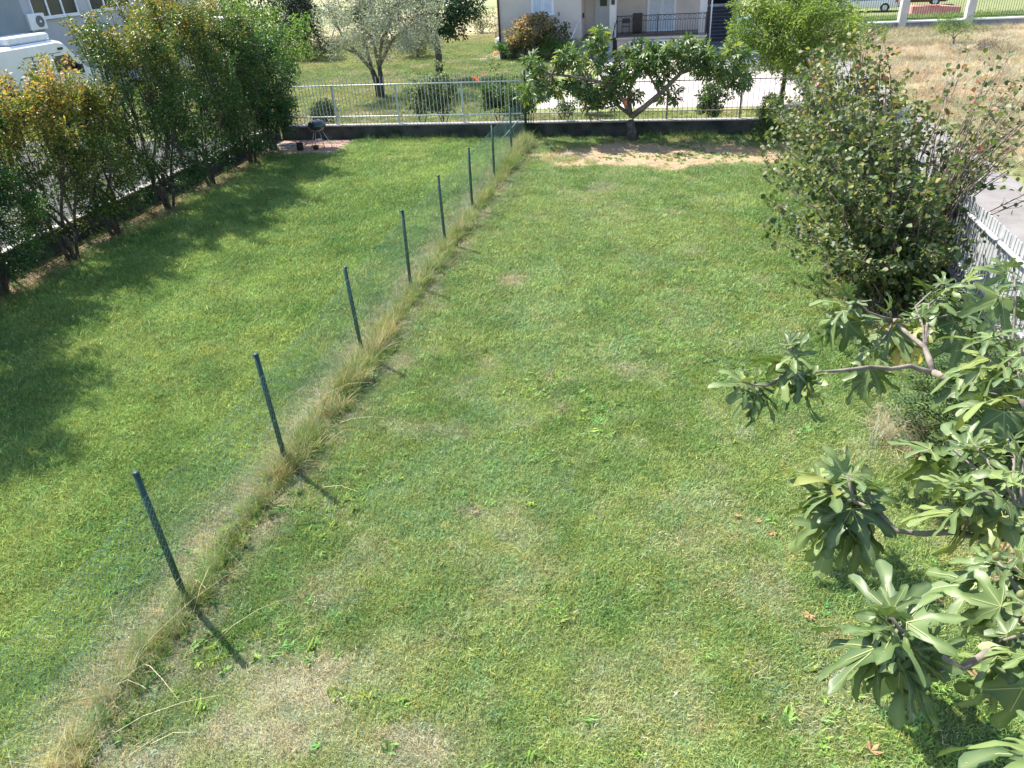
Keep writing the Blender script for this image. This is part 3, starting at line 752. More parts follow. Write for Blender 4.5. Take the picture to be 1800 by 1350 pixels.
# flowering shrubs just behind the far fence
ROSE = leaf_mat('rose_leaves', [(0, (.03, .075, .026)), (.6, (.075, .13, .045)), (1, (.24, .28, .13))], rough=.5)
ROSEP = leaf_mat('pale_shrub_leaves', [(0, (.04, .075, .035)), (.55, (.13, .17, .085)), (1, (.42, .43, .28))], rough=.5)
PETAL = leaf_mat('coral_petals', [(0, (.70, .14, .07)), (1, (.85, .28, .14))], rough=.6, trans=.3)
def shrub(label, x, y, h, r, ncl, mat, flowers=(), size=.095, per=60):
    cl = ell_clusters((x, y, h * .6), (r, r * .8, h * .42), ncl, .3, .25)
    e = plant('rose_bush', label, 'shrub', (x, y, 0), cl, .17, per, T_DIAMOND, size, .6, mat, BARKD, 'shrubs behind the far fence', trunks=3, r0=.03, fork_z=.35, up=.35, part='foliage')
    for (fx_, fy_, fz_) in flowers:
        V, F, t = crown_leaves([np.array([fx_, fy_, fz_])], .06, 16, T_DIAMOND, .07, .8, up=.4)
        link('flower', np_mesh('flower', V, F, PETAL, {'tint': t}), e)
    return e
shrub('small yellow green shrub behind the fence near the barbecue', -12.6, 27.2, .95, .5, 26, ROSEP)
shrub('pale leaved forked shrub behind the fence, left of a matching pair', -8.95, 27.4, 1.65, .5, 40, ROSEP)
shrub('pale leaved forked shrub behind the fence, right of a matching pair', -8.05, 27.2, 1.85, .55, 50, ROSEP)
shrub('green shrub with coral flowers behind the fence left of the green corner post', -5.95, 27.3, 1.75, .6, 55, ROSE, [(-6.75, 27.1, 1.62), (-6.6, 27.0, 1.55), (-6.4, 27.1, 1.7), (-6.05, 27.6, 2.35)])
shrub('small green shrub touching the green corner post from behind', -5.0, 26.4, 1.5, .5, 40, ROSE)
shrub('low brownish shrub with one coral flower before the pale driveway', -3.55, 27.0, .85, .5, 22, ROSE, [(-2.75, 26.6, .55)], per=22)
shrub('dark shrub behind the fence right of the fig trunk', 1.55, 27.0, 1.3, .55, 42, ROSE)
shrub('coral flowering shrub hidden behind the fig leaves', -3.0, 28.6, 1.5, .45, 24, ROSE, [(-3.2, 28.4, 1.45), (-2.9, 28.3, 1.3)])
# bushes by the house
PHOT = leaf_mat('bronze_shrub_leaves', [(0, (.07, .10, .045)), (.45, (.17, .17, .09)), (.75, (.36, .24, .16)), (1, (.50, .28, .19))], rough=.5)
plant('hydrangea_bush', 'big round bush with pinkish brown and green leaves under the shuttered window', 'bush', (-7.9, 44.9, 0), ell_clusters((-7.45, 44.9, 1.35), (1.75, 1.1, .98), 85, .5, .35, .12), .28, 60, T_DIAMOND, .14, .7, PHOT, BARKD, trunks=3, r0=.08, fork_z=.4,
      tint_bias=lambda P: -.09 * (P[:, 0] + 7.4) + .08 * (P[:, 2] - 1.4))
plant('hedge', 'low mid green hedge before the entrance steps', 'hedge', (-5.7, 43.8, 0), ell_clusters((-5.6, 43.8, .65), (1.6, .9, .62), 50, .3, .15, .1), .32, 70, T_DIAMOND, .09, .5,
      leaf_mat('hedge_green', [(0, (.05, .11, .03)), (1, (.14, .22, .06))]), BARKD, trunks=3, r0=.05, fork_z=.2, part='foliage')
plant('weed_shrub', 'thin yellow green shrub on the lawn beyond the house corner', 'shrub', (-14.6, 62, 0), ell_clusters((-14.6, 62, 1.0), (1.6, 1.0, .9), 34, .2, .1), .4, 26, T_DIAMOND, .22, .3, ROSEP, BARK, trunks=5, r0=.06, fork_z=.3)
# cycad
cy = empty('cycad', (-9.45, 45.3, 0), 'small cycad palm with stiff green fronds at the corner of the house', 'plant')
MB().lathe([(.16, 0), (.2, .15), (.17, .42), (.1, .5)], (-9.45, 45.3, 0), 10).build('trunk', BARKD, cy, True)
CYM = leaf_mat('cycad_green', [(0, (.03, .09, .03)), (1, (.09, .18, .05))])
for i in range(30):
    a = i * 2.4; el = .25 + 1.1 * rng.random(); L = .85
    pts = [np.array([-9.45, 45.3, .45]) + np.array([math.cos(a) * math.cos(el) * L * t, math.sin(a) * math.cos(el) * L * t, math.sin(el) * L * t - .35 * t * t]) for t in np.linspace(0, 1, 5)]
    V, F, k = leaves_np(np.repeat(np.array(pts[1:]), 8, 0) + rng.normal(size=(32, 3)) * .02, np.tile(np.array([[-math.sin(a), math.cos(a), .2], [math.sin(a), -math.cos(a), .2]]), (16, 1)) + np.array([math.cos(a), math.sin(a), 0]) * .5, np.tile([[0, 0, 1.]], (32, 1)), .2, .16, T_DIAMOND)
    link('frond', np_mesh('frond', V, F, CYM, {'tint': np.repeat(rng.random(32), k)}), cy)
rk = MB()
for i in range(9):
    a = rng.random() * 6.28; c = (-8.9 + .5 * rng.normal() * .6, 44.9 + .25 * rng.normal(), .12); rk.lathe([(.001, -.12), (.16, -.05), (.18, .05), (.1, .14), (.001, .17)], c, 7)
plant('potted_shrub', 'low grey green shrub between the cycad and the big bush', 'shrub', (-8.85, 45.1, 0), ell_clusters((-8.85, 45.1, .45), (.45, .4, .35), 18, .2, .1), .2, 40, T_DIAMOND, .1, .4, leaf_mat('grey_green', []), BARKD, trunks=2, r0=.03, fork_z=.2, part='foliage')

# small conifer against the end of the far wall
CONS = leaf_mat('thuja_green', [(0, (.05, .10, .03)), (.6, (.11, .18, .05)), (1, (.19, .25, .08))], trans=.2)
plant('young_conifer', 'small bushy green conifer at the right end of the dark far wall', 'shrub', (3.05, 24.1, 0),
      [np.array([3.05, 24.1, 0]) + np.array([math.cos(a) * r, math.sin(a) * r, z]) for z in np.linspace(.08, 1.25, 13) for a in np.linspace(0, 5.4, 6) + z * 3 for r in [.42 * (1 - z / 1.9) * (.8 + .3 * rng.random())]],
      .16, 70, T_DIAMOND, .07, .3, CONS, BARKD, r0=.03, fork_z=.3, up=.2, droop=-.5, part='foliage')

# ------------------------------------------------------------------ fig leaf template (deep lobes)
def fig_leaf_mesh(name, seed, mat, scale=.33, petiole=.09, droop=.5):
    r = np.random.default_rng(seed)
    V = []; F = []; rib = []
    def bend(x, y, z=0.0):
        rr = math.hypot(x, y)
        return (x * scale, y * scale, (z - droop * .55 * rr * rr + .05 * math.sin(5 * x + seed) * rr + .035 * math.sin(11 * y + 9 * x + seed * 2) * rr) * scale)
    lobes = ((-98, .62, .095), (-45, .90, .105), (0, 1.0, .112), (44, .92, .105), (96, .64, .095))
    outline_hub = []
    V.append(bend(0, 0, -.03)); rib.append(.25)
    mids = []
    for li, (a, L, w) in enumerate(lobes):
        a = math.radians(a + r.normal() * 6); L *= .9 + .2 * r.random(); w *= .9 + .3 * r.random()
        ca, sa = math.cos(a), math.sin(a)
        st = ((.50, .78), (.66, .92), (.82, 1.05), (.94, .66))
        k = len(V)
        for (l, q) in st:
            y_ = l * L
            for sx, z in ((-w * q, .025), (0, -.012), (w * q, .025)):
                x_ = sx * (1 + .22 * r.normal()) + .02 * math.sin(7 * l + li * 2 + seed)
                V.append(bend(x_ * ca + y_ * sa, -x_ * sa + y_ * ca, z)); rib.append(.25 if sx == 0 else 0)
        V.append(bend(.985 * L * sa, .985 * L * ca, -.01)); rib.append(0)
        for s in range(3):
            b = k + 3 * s
            F += [(b, b + 1, b + 4), (b, b + 4, b + 3), (b + 1, b + 2, b + 5), (b + 1, b + 5, b + 4)]
        b = k + 9; F += [(b, b + 1, k + 12), (b + 1, b + 2, k + 12)]
        F += [(0, k + 1, k), (0, k + 2, k + 1)]
        mids.append((k, L, ca, sa))
    for i in range(4):
        k0 = mids[i][0]; k1 = mids[i + 1][0]
        am = (math.radians((lobes[i][0] + lobes[i + 1][0]) / 2))
        q_ = .40 if i in (1, 2) else .34; V.append(bend(q_ * math.sin(am), q_ * math.cos(am), .03)); rib.append(0); c = len(V) - 1
        F += [(0, k0 + 2, c), (0, c, k1)]
    VV = np.array(V)[:, :2]          # wind every blade face the same way up
    F = [f if ((VV[f[1]][0] - VV[f[0]][0]) * (VV[f[2]][1] - VV[f[0]][1]) - (VV[f[1]][1] - VV[f[0]][1]) * (VV[f[2]][0] - VV[f[0]][0])) > 0 else f[::-1] for f in F]
    # raised veins
    for (k, L, ca, sa) in mids:
        b = len(V); q = .0075
        for (l, ww) in ((0.0, q), (.45, q * .75), (.9, q * .3)):
            for sx in (-ww, ww):
                y_ = l * L; V.append(tuple(np.array(bend(sx * ca + y_ * sa, -sx * sa + y_ * ca, -.010)) + np.array([0, 0, .0035]))); rib.append(1)
        F += [(b, b + 1, b + 3), (b, b + 3, b + 2), (b + 2, b + 3, b + 5), (b + 2, b + 5, b + 4)]
    # petiole
    b = len(V); p = petiole
    for (y_, z_, rr) in ((0.002, -.003, .0028), (-p * .5, -p * .10, .0028), (-p, -p * .45, .0035)):
        for t in range(3):
            V.append((rr * math.cos(t * 2.09), y_, z_ + rr * math.sin(t * 2.09))); rib.append(1)
    for s in range(2):
        for t in range(3):
            a0 = b + 3 * s + t; a1 = b + 3 * s + (t + 1) % 3; F += [(a0, a1, a1 + 3), (a0, a1 + 3, a0 + 3)]
    return np_mesh(name, V, F, mat, {'rib': rib}, smooth=False)
FIGS = [(0, (.045, .086, .029)), (.35, (.072, .125, .038)), (.75, (.115, .175, .052)), (.93, (.17, .22, .06)), (1, (.26, .26, .06))]
FIGM = leaf_mat('fig_leaves', FIGS, rough=.44, trans=.17, source='obj', rib=(.36, .40, .18), spec=.38)
FIGY = leaf_mat('fig_leaves_yellow', [(0, (.36, .34, .06)), (.6, (.48, .40, .08)), (1, (.52, .33, .10))], rough=.5, trans=.35, source='obj', rib=(.6, .55, .3))
FIGV = [fig_leaf_mesh('leaf', s, FIGM, .345, .09, d) for s, d in ((1, .25), (2, .55), (3, .8), (4, .4), (5, 1.05), (6, .65))]
FIGYV = [fig_leaf_mesh('leaf', s, FIGY, .30, .08, .7) for s in (11, 12)]
BARKF = noise_mat('fig_bark', (.13, .11, .09), (.27, .23, .19), 9, rough=.8, bump=.4, bscale=20)

near = empty('fig_tree', (4.45, 5.7, 0), 'large near fig tree whose lobed leaves reach in from the right edge', 'tree')
def fig_cluster(root, tip, axis, n, sc=1.0, yellow=0, spread=1.0):
    """a rosette of leaves round the end of a twig"""
    axis = np.array(axis, float); axis /= np.linalg.norm(axis)
    a0 = rng.random() * 6.283; n = max(4, int(round(n * .92)))
    for i in range(n):
        az = a0 + i * 2.4 + .3 * rng.normal(); t = i / max(n - 1, 1)          # young leaves at the tip stand up, older ones hang
        el = math.radians(58 - 118 * t ** .85 + rng.normal() * 16) * spread
        d = np.array([math.cos(az) * math.cos(el), math.sin(az) * math.cos(el), math.sin(el)])
        p = np.array(tip) - axis * (.02 + .26 * t) * sc + rng.normal(size=3) * .015
        s = sc * (.40 + .56 * min(1, t * 1.8)) * (.78 + .42 * rng.random())
        D = Vector(d)
        nrm = Vector((0, 0, 1)) if abs(d[2]) < .96 else Vector((math.cos(az + 3.14), math.sin(az + 3.14), .3))
        S = D.cross(nrm).normalized(); U = S.cross(D)
        R = Matrix((S, D, U)).transposed()
        R = R @ Matrix.Rotation(rng.normal() * .5, 3, 'Y')
        pet = .09 * s
        loc = Vector(p) + D * pet
        me = (FIGYV[rng.integers(2)] if i >= n - yellow else FIGV[rng.integers(6)])
        o = bpy.data.objects.new('leaf', me); COL.objects.link(o); o.parent = root
        o.location = loc - Vector(root.location); o.rotation_euler = R.to_euler(); o.scale = (s, s, s)
def twig(root, pts, r0, r1, name='branch'):
    n = len(pts); P = [Vector(p) for p in pts]; Q = []
    for i in range(n - 1):
        for t in (0, .5):
            Q.append(P[i].lerp(P[i + 1], t) + (Vector(rng.normal(size=3) * .012) if t else Vector((0, 0, 0))))
    Q.append(P[-1])
    rr = [r0 + (r1 - r0) * i / (len(Q) - 1) for i in range(len(Q))]
    MB().tube(Q, rr, 8).build(name, BARKF, root, True)
def W(x, y, t): return at_t(x, y, t)
# trunk stands just outside the frame
B0 = np.array([4.45, 5.7, 0]); F1 = np.array([4.15, 6.1, .75]); F2 = np.array([4.3, 5.2, .9])
twig(near, [B0 + [0, 0, -.05], (B0 + F1) / 2 + [.05, 0, .1], F1], .11, .075, 'trunk')
twig(near, [B0 + [0, -.1, -.05], (B0 + F2) / 2 + [0.06, 0, .05], F2], .10, .07, 'trunk')
A1 = W(1800, 712, 7.9); A2 = W(1700, 676, 8.1); A3 = W(1640, 655, 8.3)
twig(near, [F1, (F1 + A1) / 2 + [0, 0, .15], A1, A2, A3], .06, .038)
A4 = W(1600, 643, 8.2); A5 = W(1530, 645, 7.9); A6 = W(1430, 655, 7.6); A7 = W(1390, 650, 7.45)
twig(near, [A3, A4, A5, A6, A7], .026, .014)
T1 = W(1305, 672, 7.25); T2 = W(1385, 612, 7.2); T3 = W(1420, 672, 7.4)
twig(near, [A7, W(1350, 678, 7.35), T1], .013, .009); twig(near, [A6, T2], .012, .009); twig(near, [W(1440, 655, 7.6), T3], .012, .008)
fig_cluster(near, T1, (-.6, -.4, .5), 10, .92); fig_cluster(near, T2, (-.3, 0, .8), 11, .95); fig_cluster(near, T3, (.0, -.5, .3), 8, .92)
A8 = W(1625, 610, 8.5); A9 = W(1570, 562, 8.7)
twig(near, [A3, A8, A9], .036, .018)
ups = [(1487, 520, 8.4, 10, 0), (1565, 548, 8.6, 9, 1), (1615, 558, 8.7, 8, 2), (1540, 612, 8.4, 8, 0), (1652, 500, 9.0, 10, 0), (1700, 492, 9.1, 8, 0), (1700, 545, 8.9, 8, 0)]
for (x, y, t, n, ye) in ups:
    p = W(x, y, t); m = (A9 + p) / 2 + np.array([0, 0, -.05])
    twig(near, [A9 if x < 1640 else A8, m, p], .014, .008); fig_cluster(near, p, (0, -.2, 1), n, 1.0, ye)
# right edge clusters on upright shoots
for (x, y, t, n, bx, by, bt) in ((1782, 470, 8.3, 8, 1770, 700, 8.0), (1755, 575, 7.3, 10, 1790, 690, 7.7), (1722, 618, 7.5, 8, 1770, 700, 7.8), (1795, 610, 7.0, 8, 1810, 720, 7.5), (1735, 690, 7.0, 7, 1800, 725, 7.4),
                                 (1790, 655, 6.6, 7, 1830, 760, 7.0)):
    p = W(x, y, t); b_ = W(bx, by, bt); twig(near, [b_, (b_ + p) / 2 + [0.02, 0, 0.04], p], .016, .008); fig_cluster(near, p, (0, 0, 1), n, 1.0)
# middle branch
C0 = W(1860, 960, 6.3); C1 = W(1800, 945, 6.25); C2 = W(1680, 935, 6.1); C3 = W(1575, 933, 6.0); C4 = W(1500, 880, 5.9)
twig(near, [F1, (F1 + C0) / 2 + [.1, 0, .25], C0, C1, C2, C3, C4], .042, .014)
fig_cluster(near, W(1490, 835, 5.85), (-.2, .1, .9), 14, 1.18, 0); fig_cluster(near, W(1525, 865, 5.95), (.3, -.3, .6), 12, 1.15, 0); fig_cluster(near, W(1445, 868, 5.95), (-.6, -.3, .5), 10, 1.1, 2)
twig(near, [C4, W(1490, 835, 5.85)], .013, .009); twig(near, [C4, W(1445, 868, 5.95)], .012, .008); twig(near, [C3, W(1525, 865, 5.95)], .012, .008)
D0 = W(1830, 860, 6.3)
twig(near, [C1, D0], .03, .02)
for (x, y, t, n) in ((1712, 780, 6.3, 10), (1695, 850, 5.9, 11), (1770, 770, 6.3, 10), (1765, 850, 5.9, 10), (1800, 800, 6.1, 8), (1655, 770, 6.6, 6)):
    p = W(x, y, t); b_ = W(1790, 905, 6.1); twig(near, [b_, (b_ + p) / 2 + [0, 0, .03], p], .014, .008); fig_cluster(near, p, (-.2, 0, .9), n, .95, 1 if x == 1765 else 0)
# lower branch
E0 = W(1860, 1090, 5.4); E1 = W(1760, 1130, 5.15); E2 = W(1690, 1175, 4.95); E3 = W(1610, 1130, 4.8)
twig(near, [F2, (F2 + E0) / 2 + [.1, 0, .3], E0, E1, E2, E3], .045, .014)
fig_cluster(near, W(1560, 1075, 4.65), (-.3, .2, .8), 12, .98); fig_cluster(near, W(1605, 1150, 4.75), (.1, -.6, .3), 10, 1.0); fig_cluster(near, W(1530, 1100, 4.75), (-.7, 0, .4), 7, .9)
fig_cluster(near, W(1640, 1185, 4.85), (.2, -.7, .1), 7, 1.0)
twig(near, [E3, W(1560, 1075, 4.65)], .013, .009); twig(near, [E3, W(1605, 1150, 4.75)], .012, .008); twig(near, [E3, W(1530, 1100, 4.75)], .012, .008); twig(near, [E2, W(1640, 1185, 4.85)], .012, .008)
for (x, y, t, n) in ((1752, 985, 5.4, 10), (1800, 970, 5.3, 8), (1790, 1060, 5.1, 9), (1765, 1125, 5.0, 6), (1825, 1140, 4.9, 6)):
    p = W(x, y, t); b_ = W(1830, 1120, 5.3); twig(near, [b_, (b_ + p) / 2 + [0, 0, .03], p], .014, .008); fig_cluster(near, p, (-.2, 0, .9), n, .95)
# nearest shoot in the bottom right corner
G0 = W(1940, 1400, 4.1); G1 = W(1840, 1300, 3.7)
twig(near, [F2, (F2 + G0) / 2 + [.1, 0, .4], G0, G1], .04, .012); fig_cluster(near, G1, (-.4, 0, .8), 8, .9); 
# two green figs on the right-hand shoots
for (x, y, t) in ((1752, 978, 5.1), (1796, 1045, 4.9)):
    p = W(x, y, t); MB().lathe([(.001, -.028), (.017, -.022), (.024, -.005), (.02, .012), (.008, .028), (.001, .034)], tuple(p), 10).build('fig', noise_mat('fig_fruit', (.16, .20, .06), (.22, .2, .09), 30, rough=.5), near, True)

# the fig in front of the far wall
far_fig = empty('fig_tree', (-1.03, 24.35, 0), 'spreading fig tree with a forked bare trunk before the dark far wall', 'tree', None)
t = MB(); t.tube([(-1.03, 24.35, -.05), (-1.06, 24.35, .3), (-1.12, 24.33, .62)], [.17, .15, .12], 10); t.build('trunk', noise_mat('dark_fig_bark', (.055, .05, .045), (.15, .135, .115), 9, rough=.85, bump=.5), far_fig, True)
def q24(x, y, dy=0): p = at_Y(x, y, 24.35 + dy); return np.array(p)
limbs = [[(1110, 205), (1130, 190), (1160, 165), (1195, 130), (1235, 100)], [(1110, 205), (1095, 175), (1075, 150), (1030, 138), (970, 130)], [(1108, 200), (1106, 160), (1120, 130), (1140, 100)], [(1160, 165), (1140, 130), (1165, 105)],
         [(1112, 205), (1085, 185), (1060, 140), (1040, 100)], [(1195, 130), (1240, 115), (1290, 120)]]
offs = [-.1, -.5, .3, .2, .5, -.4]
lp = []
for l, of, r0 in zip(limbs, offs, (.10, .07, .08, .05, .06, .04)):
    g = [q24(x, y, of * i / len(l)) for i, (x, y) in enumerate(l)]
    lp += g[1:]
    MB().tube(g, [r0 * (1 - .65 * i / len(g)) for i in range(len(g))], 8).build('limb', BARKF, far_fig, True)
cl = []
tips = [(945, 120), (965, 145), (950, 165), (985, 110), (1000, 150), (1010, 125), (1025, 100), (1030, 165), (1045, 75), (1055, 60), (1060, 90), (1048, 115), (1060, 150), (1075, 175), (1085, 120), (1090, 100), (1110, 85), (1115, 110), (1120, 95),
        (1130, 125), (1145, 85), (1150, 105), (1165, 95), (1180, 85), (1190, 90), (1200, 100), (1185, 120), (1215, 105), (1215, 75), (1222, 90), (1240, 85), (1245, 105), (1260, 110), (1275, 115), (1290, 112), (1300, 125), (1310, 140), (1295, 145), (1270, 130),
        (1040, 185), (1050, 170), (1085, 155), (1100, 140), (1105, 165), (1175, 150), (1005, 92), (1170, 170), (1290, 92), (930, 140), (935, 105), (1000, 110), (975, 160), (1305, 95), (1020, 145), (1065, 165), (1075, 135), (1095, 130), (1130, 110), (1160, 125), (925, 158), (1250, 120), (1232, 125)]
lp = np.array(lp); tw = MB()
for (x, y) in tips:
    for j in range(2):
        p = q24(x + 9 * rng.normal() * (j > 0), y + 6 * rng.normal() * (j > 0), .65 * rng.normal() * .6); p[1] = min(max(p[1], 23.2), 25.6)
        q = lp[np.argmin(((lp - p) ** 2).sum(1))]; tw.tube([q, (q + p) / 2 + rng.normal(size=3) * .06, p], [.022, .014, .007], 5, False); cl.append(p)
tw.build('twigs', BARKF, far_fig, True)['kind'] = 'stuff'
FIG2 = leaf_mat('far_fig_leaves', [(0, (.05, .10, .038)), (.4, (.10, .165, .058)), (.72, (.18, .24, .08)), (.88, (.32, .31, .08)), (1, (.46, .36, .10))], rough=.4, trans=.25)
V, F, tt = crown_leaves(cl, .24, 15, T_LOBED, .25, 1.0, up=.55, flat=.8, droop=.35, tint_bias=lambda P: -.05 + .0 * P[:, 0])
o = link('foliage', np_mesh('foliage', V, F, FIG2, {'tint': tt}), far_fig); o['kind'] = 'stuff'
scare = MB().lathe([(.001, .12), (.03, .10), (.05, .05), (.035, 0), (.06, -.05)], tuple(q24(1100, 182, -.5)), 8).build('cloth', noise_mat('coral_cloth', (.6, .14, .08), (.7, .2, .12), 9), None, True)
tag(scare, 'small coral red cloth bundle hanging by the fig trunk fork', 'cloth')

# ------------------------------------------------------------------ hazel thicket on the right
HAZ = leaf_mat('hazel_leaves', [(0, (.025, .052, .020)), (.36, (.060, .102, .033)), (.70, (.125, .160, .055)), (.88, (.27, .26, .10)), (.96, (.32, .20, .10)), (1, (.26, .10, .055))], rough=.5, trans=.3)
HAZB = noise_mat('hazel_bark', (.13, .095, .075), (.26, .20, .16), 10, rough=.8)
def hazel(label, base, stems, per=18, leafsize=.086, dens=1.0, redness=0):
    e = empty('hazel_bush', base, label, 'bush', 'hazel bushes beside the road fence')
    sm = MB(); P = []
    for (tx, ty, tz) in stems:
        b = np.array(base) + np.array([.35 * rng.normal() * .5, .5 * rng.normal() * .5, -.03]); tip = np.array([tx, ty, tz], float)
        mid = b * .5 + tip * .5; mid[2] += .12 * tz; mid[:2] = b[:2] * .58 + tip[:2] * .42; mid += rng.normal(size=3) * .05
        pts = [b, (b + mid) / 2 + rng.normal(size=3) * .03, mid, (mid + tip) / 2 + rng.normal(size=3) * .05, tip]
        sm.tube(pts, [.017, .014, .011, .008, .003], 5, False)
        Q = np.array(pts)
        for t in np.linspace(.18, 1, 11):
            f = t * 4; i = min(int(f), 3); p = Q[i] + (Q[i + 1] - Q[i]) * (f - i)
            nt_ = 1 + (rng.random() < .5)
            for _ in range(nt_):
                d = rand_dirs(1)[0]; d[2] = abs(d[2]) * .5; L = (.15 + .35 * rng.random()) * (1.15 - .55 * t)
                q = p + d * L; sm.tube([p, q], [.005, .002], 3, False)
                k = max(2, int(per * dens * (.4 + .6 * rng.random()) * (1.05 - .45 * t) * .85))
                for s in np.linspace(.3, 1, k): P.append(p + d * L * s + rng.normal(size=3) * .05)
    sm.build('stems', HAZB, e, True)['kind'] = 'stuff'
    P = np.array(P); n = len(P)
    D = rand_dirs(n); D[:, 2] -= .35
    Nn = rand_dirs(n) * .6 + np.array([0, 0, .7]) + np.array([-.25, .1, 0])
    sz = leafsize * (.6 + .7 * rng.random(n))
    V, F, k = leaves_np(P, D, Nn, sz, .85, T_ROUND)
    tn = np.clip(rng.random(n) * .85 + .15 * fbm(P[:, 0] * 2 + P[:, 2], P[:, 1] * 2, 1.0, 91) + redness * (P[:, 2] - 1.6) * .2, 0, 1)
    o = link('foliage', np_mesh('foliage', V, F, HAZ, {'tint': np.repeat(tn, k)}), e); o['kind'] = 'stuff'
def ring_stems(c, r, h, n, lean=(0, 0), hmin=.35):
    out = []
    for i in range(n):
        a = 6.283 * i / n * 2.4; q = math.sqrt((i + .5) / n)
        hh = h * (1 - (1 - hmin) * q ** 2.2) * (.88 + .24 * rng.random())
        out.append((c[0] + lean[0] + r * q * math.cos(a), c[1] + lean[1] + r * q * math.sin(a), hh))
    return out
hazel('large round leaved bush nearest to the fig, tall whips fanning to the right', (3.75, 11.9, 0), ring_stems((3.1, 11.9), 1.7, 3.0, 64, (-.15, 0), .28), per=17)
hazel('brownish middle bush of the thicket beside the road fence', (3.9, 14.3, 0), ring_stems((3.3, 14.3), 1.8, 3.7, 64, (-.1, 0), .28), per=14, redness=.3)
hazel('tall yellowing bush of the thicket with stray upright shoots', (4.0, 16.8, 0), ring_stems((3.5, 16.8), 1.8, 3.7, 56, (0, 0), .3), per=13, redness=.2)
hazel('far bush of the thicket beside the small conifer', (4.0, 19.6, 0), ring_stems((3.6, 19.6), 1.4, 2.9, 36), per=13)
hazel('sparse far bush of thicket showing the pale driveway behind it', (4.1, 22.3, 0), ring_stems((4.05, 22.3), .95, 2.1, 22), per=11)
# bare whips leaning over the road from the nearest bush
hazel('bare-stemmed whips with few leaves leaning over the fence towards the road', (4.2, 12.9, 0), [(4.5 + 1.7 * rng.random(), 11.9 + 4.0 * rng.random(), 1.9 + 1.7 * rng.random()) for _ in range(62)], per=5, redness=.35)
# pinnate-leaved sapling and the dry grass clump under the fig
PINM = leaf_mat('pinnate_green', [(0, (.03, .075, .022)), (.6, (.065, .125, .035)), (1, (.14, .21, .06))], rough=.5, trans=.25)
def pinnate(label, base, h, r, n):
    e = empty('ash_sapling', base, label, 'shrub')
    sm = MB(); Ps = []; Ds = []; Ns = []
    for i in range(n):
        a = rng.random() * 6.283; q = r * math.sqrt(rng.random()); z = h * (.25 + .75 * rng.random()) * (1 - .4 * (q / r) ** 2)
        s = np.array(base) + np.array([q * math.cos(a) * .8, q * math.sin(a) * .8, z]); 
        d = np.array([math.cos(a) + .5 * rng.normal(), math.sin(a) + .5 * rng.normal(), .15]); d /= np.linalg.norm(d); L = .26 + .14 * rng.random()
        side = np.cross(d, [0, 0, 1]); side /= np.linalg.norm(side)
        if i % 3 == 0: sm.tube([np.array(base), (np.array(base) + s) / 2 + rng.normal(size=3) * .05, s], [.010, .007, .003], 4, False)
        sm.tube([s, s + d * L * .6 + np.array([0, 0, .01]), s + d * L - np.array([0, 0, .06])], .0018, 3, False)
        for t in np.linspace(.15, 1, 7):
            p = s + d * L * t - np.array([0, 0, .06 * t * t])
            for g in (-1, 1): Ps.append(p); Ds.append(side * g + d * .45); Ns.append([0, 0, 1.0])
        Ps.append(s + d * L); Ds.append(d); Ns.append([0, 0, 1.])
    sm.build('stems', HAZB, e, True)['kind'] = 'stuff'
    V, F, k = leaves_np(np.array(Ps), np.array(Ds) + rng.normal(size=(len(Ps), 3)) * .12, np.array(Ns) + rng.normal(size=(len(Ps), 3)) * .15, .075, .36, T_DIAMOND)
    tt = np.repeat(np.repeat(rng.random(n), 15), k)
    o = link('foliage', np_mesh('foliage', V, F, PINM, {'tint': tt}), e); o['kind'] = 'stuff'
pinnate('green sapling with feathery leaflets behind the dry grass tuft under the fig', (3.80, 8.15, 0), 1.25, .85, 460)
pinnate('leafy green sapling with pinnate leaves below the forked fig branch', (4.1, 9.6, 0), 1.5, .8, 170)
n = 60
x = 3.02 + .14 * rng.normal(size=n); y = 8.2 + .24 * rng.normal(size=n)
g = scatter('dry_grass_clump', np.c_[x, y, np.zeros(n)], rng.random(n) * 6.283, .7 + .4 * rng.random(n), vary(np.tile([[.50, .44, .28]], (n, 1)), .15), weed_t, tilt=.3)

